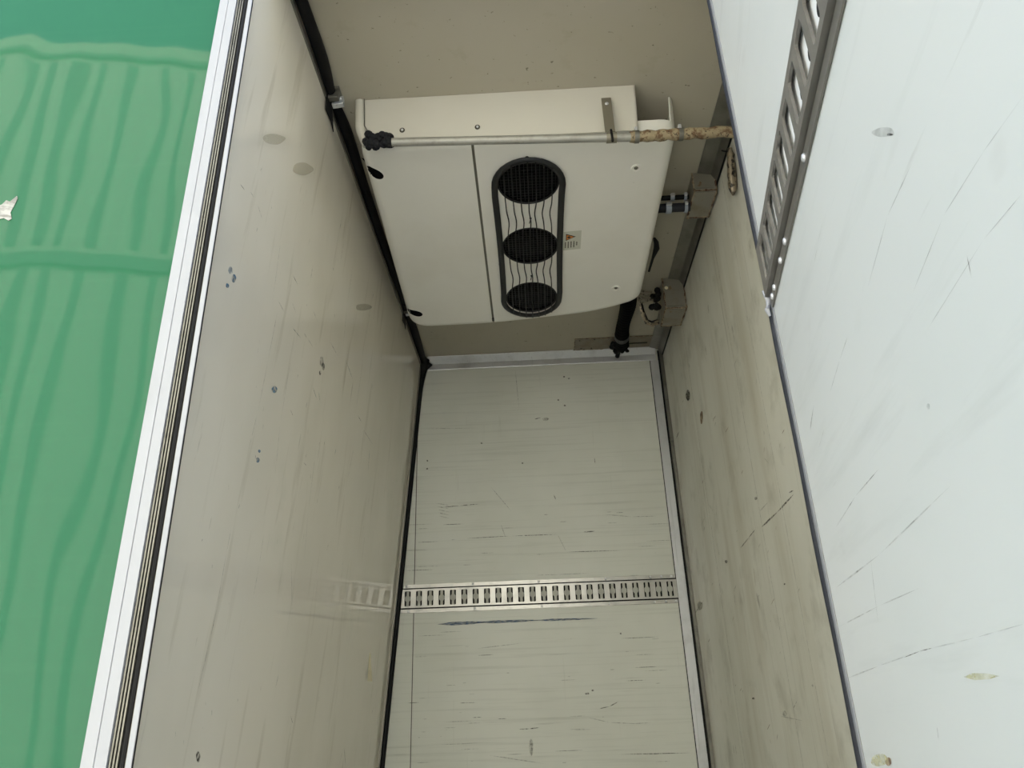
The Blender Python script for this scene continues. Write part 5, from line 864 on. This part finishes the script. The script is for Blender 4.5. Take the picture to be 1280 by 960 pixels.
rivd = [(.02, False), (.045, False), (.115, False), (.16, False), (.32, False), (.60, False), (.88, False)]
rivd += [(u, True) for u, _ in rivd]
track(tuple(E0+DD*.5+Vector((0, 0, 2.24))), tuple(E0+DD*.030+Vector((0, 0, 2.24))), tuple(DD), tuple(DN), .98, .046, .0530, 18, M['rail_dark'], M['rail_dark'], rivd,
      dark_disc=True, lab='dull steel slotted cargo track on the open white door')
# blob of sealant and a broken tail at the end of the door track
mb = MB()
pts = [E0+DD*(.020+.004*math.sin(i*2.1))+DN*(.006+.003*math.sin(i*1.7))+Vector((0, 0, 2.232+i*.009)) for i in range(6)]
mb.tube(pts, [.002, .004, .0028, .0045, .003, .0015], 8)
tag(mb.build('sealant_lump', M['alu_white'], smooth=True), 'lump of pale sealant at the end of the door track', 'sealant')

# ------------------------------------------------------------------ cooling unit under the ceiling
ZB = lambda y: 3.205-.085*(y-1.64)
def fillet(poly, rad):
    out = []; n = len(poly)
    for i, (p, r) in enumerate(zip(poly, rad)):
        p = Vector(p); a = Vector(poly[i-1]); b = Vector(poly[(i+1) % n])
        if r == 0: out.append(p); continue
        d1, d2 = (a-p).normalized(), (b-p).normalized()
        for k in range(9):
            t = k/8
            q1, q2 = p+d1*r, p+d2*r
            out.append(q1.lerp(p, t).lerp(p.lerp(q2, t), t))
    return out
def densify(pts, step):
    out = []
    for i, p in enumerate(pts):
        q = pts[(i+1) % len(pts)]; n = max(1, int((q-p).length/step))
        for k in range(n): out.append(p.lerp(q, k/n))
    return out
def offset(pts, d):
    n = len(pts); out = []
    for i, p in enumerate(pts):
        t = (pts[(i+1) % n]-pts[i-1]).normalized(); out.append(p+Vector((t.y, -t.x))*d)
    return out
def apply_mods(o):
    dg = bpy.context.evaluated_depsgraph_get()
    me = bpy.data.meshes.new_from_object(o.evaluated_get(dg))
    o.modifiers.clear(); o.data = me
FANS = [(.020, 1.825), (.019, 2.125), (.017, 2.420)]
def cooling_unit():
    root = thing('cooling_unit', (0, 2.1, CZ), 'off white ceiling evaporator with three round fan openings in a black guard', 'cooling unit')
    # inner black housing and coil
    a = MB()
    a.prism([(-.43, 1.66, 3.325), (-.43, 1.66, 3.235), (-.43, 2.45, 3.17), (-.43, 2.45, 3.325)], (.74, 0, 0))
    a.build('housing', M['void'], root)
    # --- moulded cover
    plan = fillet([Vector(p) for p in ((-.4585, 1.650), (.4475, 1.650), (.428, 2.475), (.27, 2.545), (-.138, 2.592), (-.4625, 2.592))], [.05, .05, .05, .10, .10, .085])
    plan = densify(plan, .02)
    n = len(plan)
    def zz(p, h): return ZB(p.y)+h
    rings = []
    for (inset, h) in ((.032, 0), (.026, 0), (.013, .002), (.0045, .009), (0, .020), (-.002, .032)):
        o_ = offset(plan, -inset)
        rings.append([Vector((p.x, p.y, zz(p, h))) for p in o_])
    o_ = offset(plan, .006)
    top = []
    for p in o_:
        front = p.y < 1.655 and -.45 < p.x < .432
        top.append(Vector((p.x, p.y if not front else p.y+.002, ZB(p.y)+.036 if front else CZ-.001)))
    rings.append(top)
    me_v = [v for r in rings for v in r]
    faces = [tuple(range(n))]
    for r in range(len(rings)-1):
        for i in range(n):
            j = (i+1) % n; faces.append((r*n+i, r*n+j, (r+1)*n+j, (r+1)*n+i))
    # dimples round the two cover screws
    SEAM = -.1355
    off = Vector(root['_o'])
    for nm, keep, co in (('side_cover', 'neg', SEAM-.004), ('bottom_cover', 'pos', SEAM+.004)):
        me = bpy.data.meshes.new(nm); me.from_pydata([v-off for v in me_v], [], faces)
        bm = bmesh.new(); bm.from_mesh(me)
        bmesh.ops.recalc_face_normals(bm, faces=bm.faces)
        bmesh.ops.bisect_plane(bm, geom=bm.verts[:]+bm.edges[:]+bm.faces[:], plane_co=(co, 0, 0), plane_no=(1, 0, 0),
                               clear_outer=(keep == 'neg'), clear_inner=(keep == 'pos'))
        bm.to_mesh(me); bm.free()
        me.materials.append(M['cover'])
        o = bpy.data.objects.new(nm, me); COL.objects.link(o); o.parent = root; o['_o'] = tuple(off)
        sd = o.modifiers.new('solid', 'SOLIDIFY'); sd.thickness = .004; sd.offset = -1 
        apply_mods(o)
        cuts = MB()
        if keep == 'pos':
            for (fx, fy) in FANS:
                cuts.tube([(fx, fy, ZB(fy)-.05), (fx, fy, ZB(fy)+.045)], .094, 48)
        if keep == 'pos':
            co_ = cuts.build('cutter', M['cover'], root)
            bo = o.modifiers.new('cut', 'BOOLEAN'); bo.object = co_; bo.operation = 'DIFFERENCE'; bo.solver = 'EXACT'
            bpy.context.view_layer.update()
            apply_mods(o)
            bpy.data.objects.remove(co_, do_unlink=True)
        else: left = o
        for p in o.data.polygons: p.use_smooth = True
        o.data.set_sharp_from_angle(angle=.7)
    # teardrop finger slots that wrap over the left edge of the cover
    from mathutils.bvhtree import BVHTree
    bm = bmesh.new(); bm.from_mesh(left.data); tree = BVHTree.FromBMesh(bm); bm.free()
    for (tx, ty, ang, L_, W_) in ((-.4405, 1.744, 52, .041, .023), (-.4400, 2.476, 36, .043, .025)):
        an = math.radians(ang); a = MB(); grid = []
        for j in range(1, 6):
            row = []
            for k in range(28):
                t = 2*math.pi*k/28; u = math.cos(t); v = math.sin(t)*(.55+.45*u)
                x = tx+(math.cos(an)*u*L_-math.sin(an)*v*W_)*j/5; y = ty+(math.sin(an)*u*L_+math.cos(an)*v*W_)*j/5
                d_ = Vector((-.55, 0, 1)).normalized()
                hit = tree.ray_cast(Vector((x, y, ZB(y)))-off-d_*.2, d_)[0:2]
                row.append(hit[0]+hit[1]*.0007+off if hit[0] else Vector((x, y, ZB(y)+.02)))
            grid.append(row)
        a.face(grid[0])
        for j in range(4):
            for k in range(28): a.face([grid[j][k], grid[j][(k+1) % 28], grid[j+1][(k+1) % 28], grid[j+1][k]])
        a.build('finger_slot', M['void'], root)
    # seam channel between the two covers
    a = MB(); a.prism([(SEAM-.006, 1.655, ZB(1.655)+.003), (SEAM+.006, 1.655, ZB(1.655)+.003), (SEAM+.006, 2.57, ZB(2.57)+.003), (SEAM-.006, 2.57, ZB(2.57)+.003)], (0, 0, .006))
    a.build('seam_strip', M['seam'], root)
    a = MB(); a.box(SEAM-.0045, SEAM+.0045, 2.545, 2.562, ZB(2.55)-.002, ZB(2.55)+.004)
    a.build('seam_clip', M['black'], root)
    # --- front panel with folded left end
    a = MB()
    yt, yb = 1.607, 1.640; zb = 3.202
    def fp(x, t, d): return Vector((x, yt+(yb-yt)*t+d, CZ-.001+(zb-CZ+.001)*t))
    a.prism([fp(-.438, 0, 0), fp(.334, 0, 0), fp(.334, 1, 0), fp(-.405, 1, 0), fp(-.428, .85, 0), fp(-.438, .7, 0)], (0, .004, 0))
    a.prism([fp(.330, 0, 0), fp(.334, 0, 0), fp(.334, 1, 0), fp(.330, 1, 0)], (0, .38, 0))
    a.build('front_panel', M['cover_front'], root)
    a = MB()
    a.tube([fp(-.4525, t/10, .004)+Vector((max(0, (t/10-.65))*.05, 0, 0)) for t in range(11)], [.014]*8+[.0135, .013, .012], 14)
    a.tube([fp(-.4390, t/10, -.0045)+Vector((.0+max(0, (t/10-.6))*.075, 0, 0)) for t in range(11)], .0012, 6, mi=1)
    a.build('corner_moulding', [M['cover_front'], M['seam']], root, smooth=True)
    # --- fans
    for (fx, fy) in FANS:
        zc = ZB(fy)
        sl = Vector((0, 1, -.085)).normalized(); nn = Vector((0, .085, 1)).normalized()
        C0 = Vector((fx, fy, zc))
        a = MB()
        a.tube([C0+Vector((math.cos(t)*.093, 0, 0))+sl*(math.sin(t)*.093)+nn*.002 for t in [2*math.pi*k/48 for k in range(48)]], .0032, 8, closed=True)
        fan = a.build('fan', M['black'], root, smooth=True)
        a = MB()
        for k in range(-7, 8):
            h = math.sqrt(max(0, .092**2-(k*.012)**2))
            a.tube([C0+Vector((k*.012, 0, 0))-sl*h+nn*.012, C0+Vector((k*.012, 0, 0))+sl*h+nn*.012], .0009, 5)
            a.tube([C0+sl*(k*.012)-Vector((h, 0, 0))+nn*.014, C0+sl*(k*.012)+Vector((h, 0, 0))+nn*.014], .0009, 5)
        a.build('grille', M['black'], fan)
        a = MB()
        a.tube([C0+nn*.02, C0+nn*.045], .022, 16)
        for b_ in range(7):
            an = b_*2*math.pi/7
            r1 = Vector((math.cos(an), 0, 0))+sl*math.sin(an); r2 = Vector((-math.sin(an), 0, 0))+sl*math.cos(an)
            a.prism([C0+nn*.030+r1*.02-r2*.008, C0+nn*.036+r1*.085-r2*.02, C0+nn*.024+r1*.088+r2*.02, C0+nn*.026+r1*.02+r2*.01], nn*.002)
        a.build('fan_blades', M['void'], fan)
        a = MB(); a.tube([C0+nn*.004, C0+nn*.05], .092, 40, caps=False); a.tube([C0+nn*.050, C0+nn*.052], .094, 32)
        a.build('shroud', M['void'], fan)
    # --- black guard: stadium frame plus longitudinal wires
    nn = Vector((0, .085, 1)).normalized()
    def gp(x, y, d): return Vector((x, y, ZB(y)))-nn*d
    fr = []
    ra = .1035
    def half(y): # narrow waist between the fans
        return ra-.004*math.sin(math.pi*(y-1.83)/(2.425-1.83))
    for k in range(17):
        t = math.pi+math.pi*k/16; fr.append((.0205+ra*math.cos(t), 1.832+ra*math.sin(t)))
    for k in range(1, 14): y = 1.832+k*(2.425-1.832)/14; fr.append((.019+half(y), y))
    for k in range(17):
        t = math.pi*k/16; fr.append((.016+ra*math.cos(t), 2.425+ra*math.sin(t)))
    for k in range(1, 14): y = 2.425-k*(2.425-1.832)/14; fr.append((.018-half(y), y))
    a = MB(); a.tube([gp(x, y, .0065) for x, y in fr], .0105, 10, closed=True, flat=.6, up=tuple(nn))
    g = a.build('fan_guard', M['black'], root, smooth=True)
    for i in range(7):
        xb = -.0535+i*.0242
        pts = []
        m_ = 54
        hs = math.sqrt(ra**2-(xb-.02)**2)
        ya, yb2 = 1.832-hs, 2.425+hs
        for k in range(m_+1):
            y = ya+(yb2-ya)*k/m_
            wgl = 0; dz = .016
            for yc, sg in ((1.975, 1), (2.272, 1)):
                d = (y-yc)/.055
                e = math.exp(-d*d)
                wgl += .0055*e*(1 if i < 3 else -1 if i > 3 else .6)+.003*math.sin((y-yc)*40)*e
                dz -= .009*e
            pts.append(gp(xb+wgl, y, dz))
        a = MB(); a.tube(pts, .0021, 6); a.build('guard_wire', M['black'], g, smooth=True)
    for (x, y) in ((-.086, 1.86), (-.086, 2.03), (-.088, 2.21), (-.09, 2.38), (.125, 1.84), (.123, 2.0), (.121, 2.16), (.122, 2.34), (.019, 1.722)):
        a = MB(); a.dome(gp(x, y, .002), -nn, .0055, .005, 8); a.build('guard_clip', M['black'], g, smooth=True)
    for (x, y) in ((.023, 1.985), (.020, 2.287)):
        a = MB(); a.dome(gp(x, y, .0), -nn, .004, .004, 8); a.tube([gp(x, y, .004), gp(x-.004, y+.02, .004)], .0015, 6); a.build('guard_hook', M['black'], g)
    # --- screws
    for (x, y) in ((.343, 1.789), (.329, 2.386)):
        a = MB()
        C0 = gp(x, y, 0)
        a.tube([C0+Vector((math.cos(t)*.013, math.sin(t)*.013, 0)) for t in [k*math.pi/8 for k in range(16)]], .0032, 6, closed=True)
        a.build('screw_boss', M['cover'], root, smooth=True)
        a = MB(); a.dome(gp(x, y, .0), -nn, .0065, .003, 12); a.dome(gp(x, y, .003), -nn, .002, .001, 6, mi=1)
        a.build('screw', [M['alu_dull'], M['ink']], root, smooth=True)
    for (x, z) in ((-.332, 3.239), (-.118, 3.236)):
        t = (CZ-z)/(CZ-3.202); y = 1.607+.033*t
        a = MB(); a.dome((x, y, z), (0, -1, -.2), .0078, .002, 14, mi=1); a.dome((x, y-.002, z), (0, -1, -.2), .0038, .002, 10)
        a.build('screw', [M['alu'], M['ink2']], root, smooth=True)
    # --- warning label
    a = MB()
    def lp(x, y, d=.0006): return gp(x, y, d)
    a.prism([lp(.131, 2.060), (lp(.190, 2.056)), (lp(.190, 2.150)), (lp(.131, 2.155))], nn*.0003)
    lb = a.build('warning_label', M['paper'], root)
    a = MB(); a.prism([lp(.139, 2.070, .001), lp(.139, 2.105, .001), lp(.172, 2.085, .001)], nn*.0003)
    a.build('triangle_border', M['ink'], lb)
    a = MB(); a.prism([lp(.1415, 2.075, .0013), lp(.1415, 2.100, .0013), lp(.166, 2.086, .0013)], nn*.0002)
    a.build('triangle_fill', M['orange'], lb)
    a = MB(); a.prism([lp(.1445, 2.084, .0016), lp(.150, 2.081, .0016), lp(.156, 2.087, .0016), lp(.150, 2.093, .0016), lp(.1445, 2.090, .0016)], nn*.0002)
    a.build('triangle_symbol', M['ink'], lb)
    a = MB()
    for x, l0, l1 in ((.136, 2.112, 2.142), (.1455, 2.110, 2.143), (.155, 2.109, 2.141), (.1645, 2.108, 2.142), (.174, 2.112, 2.130)):
        y = l0
        while y < l1-.002:
            d = random.uniform(.002, .005)
            a.prism([lp(x, y, .001), lp(x+.0042, y, .001), lp(x+.0042, min(y+d, l1), .001), lp(x, min(y+d, l1), .001)], nn*.0002); y += d+.0009
    a.build('small_print', M['ink2'], lb)
cooling_unit()

# drain pipe across the front of the unit
PY = 1.597
pipe = thing('drain_pipe', (0, PY, 3.15), 'grey pipe across the front of the cooling unit ending in mottled tan hose', 'pipe')
pz = lambda x: 3.166-.026*(x+.361)/.62-.006*max(0, x-.26)
mb = MB(); mb.tube([(x, PY, pz(x)) for x in (-.352, -.1, .1, .31)], .0118, 16); mb.build('metal_tube', M['pipe'], pipe, smooth=True)
mb = MB()
pts = [(.300+i*.0115, PY-.001+.0015*math.sin(i*1.1), pz(.3)+.001*math.sin(i)) for i in range(31)]
mb.tube(pts, [.0150+.0012*math.sin(i*1.9)+(.0006 if i % 3 else -.0004) for i in range(31)], 16)
mb.build('insulation_hose', M['insul'], pipe, smooth=True)
# black foam packed round the pipe inlet
a = MB()
for i in range(70):
    c = Vector((-.396+random.uniform(-.032, .040), 1.610+random.uniform(-.014, .008), 3.184+random.uniform(-.018, .014)))
    a.dome(c, (random.uniform(-1, 1), -1, random.uniform(-1, .6)), random.uniform(.008, .013), random.uniform(.006, .011), 8)
a.build('foam_plug', M['foam'], pipe, smooth=True)
for x in (.318, .437):
    mb = MB(); mb.tube([(x-.006, PY, pz(.3)), (x+.006, PY, pz(.3))], .0175, 20)
    cl = mb.build('hose_clamp', M['alu_dull'], pipe)
    mb = MB(); mb.box(x-.004, x+.004, PY-.008, PY+.004, pz(.3)+.015, pz(.3)+.030); mb.build('clamp_screw', M['alu'], cl, bevel=.001)
br = thing('pipe_bracket', (.246, 1.60, 3.16), 'grey steel strap bracket holding the drain pipe', 'bracket')
mb = MB()
mb.prism([(.2345, 1.6055, 3.290), (.2615, 1.6055, 3.290), (.2635, 1.6085, 3.170), (.2360, 1.6085, 3.170)], (0, -.0028, 0))
prof = [(1.5815+.0005, 3.160)]
arc = [(PY+.0150*math.cos(a_), pz(.25)+.0150*math.sin(a_)) for a_ in [math.radians(20-k*22) for k in range(11)]]
arc2 = [(PY+.0128*math.cos(a_), pz(.25)+.0128*math.sin(a_)) for a_ in [math.radians(20-k*22) for k in range(11)]]
for i in range(10):
    mb.prism([(.236, *arc[i]), (.236, *arc[i+1]), (.236, *arc2[i+1]), (.236, *arc2[i])], (.0275, 0, 0))
mb.build('strap', M['bracket'], br)
mb = MB(); mb.dome((.248, 1.6025, 3.268), (0, -1, 0), .0055, .003, 12); mb.build('screw', M['alu'], br, smooth=True)
mb = MB(); mb.tube([(.249, PY-.012, pz(.25)+.016), (.2495, PY-.0165, pz(.25)), (.250, PY-.012, pz(.25)-.0165), (.250, PY-.012, pz(.25)-.024)], .0034, 8)
tag(mb.build('cable_tie', M['rubber'], smooth=True), 'black cable tie wrapped round the pipe strap', 'cable tie')

# ------------------------------------------------------------------ rusty junction boxes on the right
def jbox(x0, x1, y0, y1, z0, label, knob):
    r = thing('junction_box', ((x0+x1)/2, (y0+y1)/2, CZ), label, 'junction box', None)
    a = MB(); a.prism([(x0+.004, y0, z0), (x1, y0, z0), (x1, y0, CZ-.002), (x0+.004, y0, CZ-.002)], (0, y1-y0, 0))
    a.build('body', M['boxmetal'], r, bevel=.002)
    a = MB()
    def edge(p, q):
        p, q = Vector(p), Vector(q)
        pts = [p.lerp(q, i/8)+Vector((random.uniform(-1, 1), random.uniform(-1, 1), random.uniform(-1, 1)))*.0012 for i in range(9)]
        a.tube(pts, [random.uniform(.0018, .0042) for _ in range(9)], 6)
    zt = CZ-.004
    edge((x0+.004, y0, z0), (x1, y0, z0)); edge((x1, y0, z0), (x1, y0, zt)); edge((x0+.004, y0, z0), (x0+.004, y0, zt))
    edge((x1, y0, z0), (x1, y1, z0)); edge((x0+.004, y0, z0), (x0+.004, y1, z0)); edge((x0+.004, y1, z0), (x1, y1, z0))
    a.build('rusty_edge', M['rust'], r, smooth=True)
    a = MB()
    a.obox((x0+.010, y0-.0012, z0+.008), (x1-x0-.02, 0, 0), (0, 0, .0022), (0, .0015, 0)); a.obox((x0+.010, y0+.006, z0-.0012), (x1-x0-.02, 0, 0), (0, .0025, 0), (0, 0, .0015))
    a.build('folded_lip', M['alu_dull'], r)
    if knob:
        a = MB(); a.dome((x0+.016, y0, z0+.095), (0, -1, 0), .0075, .005, 12); a.build('sealant_dab', M['chip'], r, smooth=True)
    return r
jbox(.560, .636, 2.00, 2.145, 3.262, 'stained metal junction box nearer the opening with clamped hoses', False)
jbox(.553, .640, 2.65, 2.80, 3.195, 'rust stained metal junction box in the far corner with loose wires', True)

# clamped hoses into the near box
for (z, y, r, l0, l1, nm, mt, lab) in ((3.293, 2.07, .0085, .44, .560, 'thin_hose', 'rubber', 'thin black hose above the thicker one, entering the nearer box'),
                              (3.255, 2.075, .0155, .44, .560, 'thick_hose', 'rubber_blue', 'thick dark hose below the thinner one, entering the nearer box')):
    t = thing(nm, (.5, y, z), lab, 'hose')
    mb = MB(); mb.tube([(l0, y, z), (l1, y, z)], r, 14); mb.build('hose_body', M[mt], t, smooth=True)
    for xx, ww in ((.505, .013), (.549, .009)) if r < .01 else ((.488, .018), (.546, .010)):
        mb = MB(); mb.tube([(xx-ww/2, y, z), (xx+ww/2, y, z)], r+.0035, 16)
        c_ = mb.build('hose_clamp', M['blueclip'], t)
        mb = MB(); mb.box(xx-ww/2, xx+ww/2, y-r-.010, y-r, z-.004, z+.006); mb.build('clamp_screw', M['alu'], c_, bevel=.001)

# wiring between unit and far box
t = thing('wiring_bundle', (.50, 2.68, 3.25), 'black conduit with frayed pale wires between unit and far box', 'wiring')
mb = MB()
for i in range(18):
    mb.dome((.545-random.uniform(0, .035), 2.69+random.uniform(-.01, .02), 3.222+random.uniform(0, .085)), (random.uniform(-1, 0), -1, -.4), random.uniform(.009, .014), .012, 8)
mb.build('black_conduit', M['rubber'], t, smooth=True)
def strands(paths, r, m, nm):
    a = MB()
    for p in paths: a.tube(p, r, 7)
    a.build(nm, M[m], t, smooth=True)
ps = []
for k in range(5):
    z = 3.292-k*.012
    ps.append([(.515, 2.68, z), (.49, 2.67+.01*math.sin(k), z-.006), (.462, 2.66, z-.002-.003*k), (.452, 2.65, z-.004)])
strands(ps, .0045, 'wire_grey', 'pale_wire')
ps = []
for k in range(4):
    d = k*.006
    ps.append([(.456+d*.6, 2.66, 3.225-d*.3), (.462+d*.6, 2.68, 3.19-d), (.478+d, 2.70, 3.158-d*.5), (.505, 2.71, 3.150+d*.6), (.535, 2.71, 3.160+d)])
strands(ps, .0034, 'foil', 'frayed_wire')
mb = MB(); mb.tube([(.460, 2.64, 3.215), (.470, 2.67, 3.195), (.486, 2.70, 3.172), (.505, 2.71, 3.168), (.53, 2.71, 3.176)], .0042, 8)
mb.build('black_sleeve', M['rubber'], t, smooth=True)

# small black cable bulge between unit and ceiling on the right side
mb = MB()
mb.tube([(.452, 2.19, 3.215), (.462, 2.215, 3.215), (.468, 2.25, 3.215), (.458, 2.29, 3.20), (.452, 2.36, 3.19)], [.005, .009, .011, .005, .004], 10)
tag(mb.build('cable_loop', M['rubber'], smooth=True), 'small black cable bulge beside right edge of the cooling unit', 'cable')

# black corrugated drain hose at the back with the steel plate it passes
mb = MB(); mb.obox((.218, 3.150, CZ-.004), (.366, 0, 0), (0, .115, 0), (0, 0, .004)); mb.obox((.586, 3.150, CZ-.004), (.028, 0, 0), (0, .115, 0), (0, 0, .004))
pl = tag(mb.build('ceiling_plate', M['plate'], bevel=.001), 'rust edged steel plate on the ceiling behind the black hose', 'plate')
mb = MB()
for p, q in (((.218, 3.150), (.61, 3.150)), ((.218, 3.150), (.218, 3.265)), ((.218, 3.264), (.36, 3.264)), ((.612, 3.15), (.612, 3.262))):
    pts = [Vector((p[0], p[1], CZ-.004)).lerp(Vector((q[0], q[1], CZ-.004)), i/12)+Vector((random.uniform(-1, 1), random.uniform(-1, 1), 0))*.0015 for i in range(13)]
    mb.tube(pts, [random.uniform(.001, .003) for _ in pts], 6)
mb.build('rusty_edge', M['rust'], pl, smooth=True)
for (x, y) in ((.24, 3.165), (.31, 3.16), (.30, 3.25), (.25, 3.25)):
    mb = MB(); mb.dome((x, y, CZ-.004), (0, 0, -1), .004, .003, 8); mb.build('bolt', M['ink2'], pl, smooth=True)
bh = thing('corrugated_hose', (.43, 2.9, 3.27), 'black corrugated hose from the unit to the ceiling plate', 'hose')
mb = MB()
A, B = Vector((.402, 2.56, 3.215)), Vector((.432, 3.16, 3.290))
pts = []; rs = []
for i in range(61):
    s_ = i/60; pts.append(A.lerp(B, s_)+Vector((.004*math.sin(s_*7), 0, .012*math.sin(s_*math.pi)))); rs.append(.0295+.002*math.sin(i*2.09)+.002*math.sin(s_*9))
mb.tube(pts, rs, 16); mb.build('hose_body', M['void'], bh, smooth=True)
mb = MB(); mb.tube([pts[46], pts[50]], .0335, 18); mb.build('hose_clamp', M['black'], bh)
mb = MB()
for i in range(26):
    mb.dome((.428+random.uniform(-.035, .035), 3.17+random.uniform(-.02, .05), CZ-.035+random.uniform(-.02, .02)), (random.uniform(-1, 1), -1, -1), random.uniform(.008, .016), .014, 8)
mb.tube([(.425, 3.20, CZ-.03), (.424, 3.24, CZ-.045), (.422, 3.262, CZ-.05)], .011, 8)
mb.build('taped_end', M['rubber'], bh, smooth=True)
mb = MB(); mb.tube([(.46, 3.215, CZ-.008), (.50, 3.213, CZ-.007), (.565, 3.215, CZ-.006)], .0035, 6); mb.build('sealant_smear', M['ink2'], bh, smooth=True)

# taped cable bundle high on the right wall, close to the door edge
t = thing('taped_cable', (.62, 1.9, 3.2), 'mottled taped cable hanging high on the right wall beside the door edge', 'cable')
mb = MB()
pts = [(.632-.004*math.sin(i*1.4), 1.775+.0095*i+.003*math.sin(i*2.3), 3.232-.0035*i+.003*math.sin(i*1.8)) for i in range(14)]
pts = [(.630, 1.79+.004*i+.002*math.sin(i*2.2), 3.25-.0115*i) for i in range(13)]
mb.tube(pts, [.006, .009, .012, .010, .013, .012, .013, .014, .013, .014, .013, .010, .003], 10)
mb.build('cable_body', M['foil'], t, smooth=True)
mb = MB()
for (i, a_) in ((1, -.02),):
    mb.tube([pts[i], (pts[i][0]-.026, pts[i][1]-.005, pts[i][2]+.004)], .0022, 6)
mb.build('tie_end', M['rubber'], t)

# ------------------------------------------------------------------ latches over the partition seal
def latch(y, sc, label):
    r = thing('seal_latch', (-.52, y, CZ-.02), label, 'latch')
    x = -.532
    a = MB(); a.prism([(x-.002, y-.03*sc, CZ-.006), (x+.034*sc, y-.026*sc, CZ-.001), (x+.034*sc, y+.012*sc, CZ-.001), (x-.002, y+.018*sc, CZ-.006)], (0, 0, -.006))
    a.prism([(x+.004, y-.022*sc, CZ-.01), (x+.034*sc, y-.022*sc, CZ-.01), (x+.030*sc, y-.018*sc, CZ-.034*sc), (x+.002, y-.018*sc, CZ-.034*sc)], (0, .018*sc, 0))
    a.build('keeper', M['alu_dull'], r, bevel=.0015)
    a = MB(); a.prism([(x+.006, y+.006*sc, CZ-.006), (x+.038*sc, y+.006*sc, CZ-.006), (x+.038*sc, y+.010*sc, CZ-.030*sc), (x+.006, y+.010*sc, CZ-.034*sc)], (0, .016*sc, 0))
    a.tube([(x+.006, y+.001*sc, CZ-.022), (x+.036*sc, y+.001*sc, CZ-.022)], .005*sc, 10)
    a.build('catch', M['alu'], r, bevel=.001)
    a = MB()
    z0 = CZ-.03
    a.prism([(lx(z0)+.005, y-.030*sc, z0), (lx(z0)+.005, y+.030*sc, z0-.004), (lx(z0)+.004, y+.062*sc, z0-.055*sc), (lx(z0)+.003, y+.034*sc, z0-.040*sc), (lx(z0)+.003, y-.018*sc, z0-.048*sc)], (-.0025, 0, 0))
    a.build('rubber_flap', M['rubber'], r)
latch(1.575, 1.0, 'grey metal latch on the black seal beside the front of the unit')
latch(2.79, .85, 'small metal latch on the black seal near the far corner')

# ------------------------------------------------------------------ torn sticker remnant on the green skin
mb = MB()
pts = [(-.998, 2.590), (-.985, 2.604), (-.972, 2.610), (-.966, 2.619), (-.958, 2.616), (-.948, 2.628), (-.945, 2.622), (-.948, 2.604), (-.951, 2.590), (-.945, 2.576), (-.950, 2.572), (-.960, 2.578), (-.972, 2.576), (-.99, 2.580)]
mb.prism([(x, FY-.0006, z) for x, z in pts], (0, -.0008, 0))
tag(mb.build('torn_sticker', M['sticker']), 'torn silver sticker remnant on the green bodywork', 'sticker')

# ------------------------------------------------------------------ yard and the white building the green skin mirrors
mb = MB(); mb.box(-30, 30, -9, 25, -.05, 0)
struct(mb.build('ground', M['asphalt']), 'pale concrete yard')
BYY = -4.2; BH = 9.35
wx = lambda x: BYY-(x+5)*.147            # the building stands slightly askew to the truck
mb = MB()
def slab(x0, x1, z0, z1, d0, d1, mi):
    mb.prism([(x0, wx(x0)+d0, z0), (x1, wx(x1)+d0, z0), (x1, wx(x1)+d0, z1), (x0, wx(x0)+d0, z1)], (0, d1-d0, 0), mi)
slab(-16, 14, 0, BH, -.3, 0, 0)
x = -15.6
while x < 13.6:
    wd = random.choice((.07, .09, .12))
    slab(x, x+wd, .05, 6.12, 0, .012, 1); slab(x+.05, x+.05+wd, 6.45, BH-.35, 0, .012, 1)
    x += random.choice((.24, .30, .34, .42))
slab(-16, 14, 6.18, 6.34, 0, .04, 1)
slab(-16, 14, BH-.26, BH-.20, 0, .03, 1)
struct(mb.build('wall_warehouse', [M['cladding'], M['clad_gap']]), 'white ribbed building across the yard')
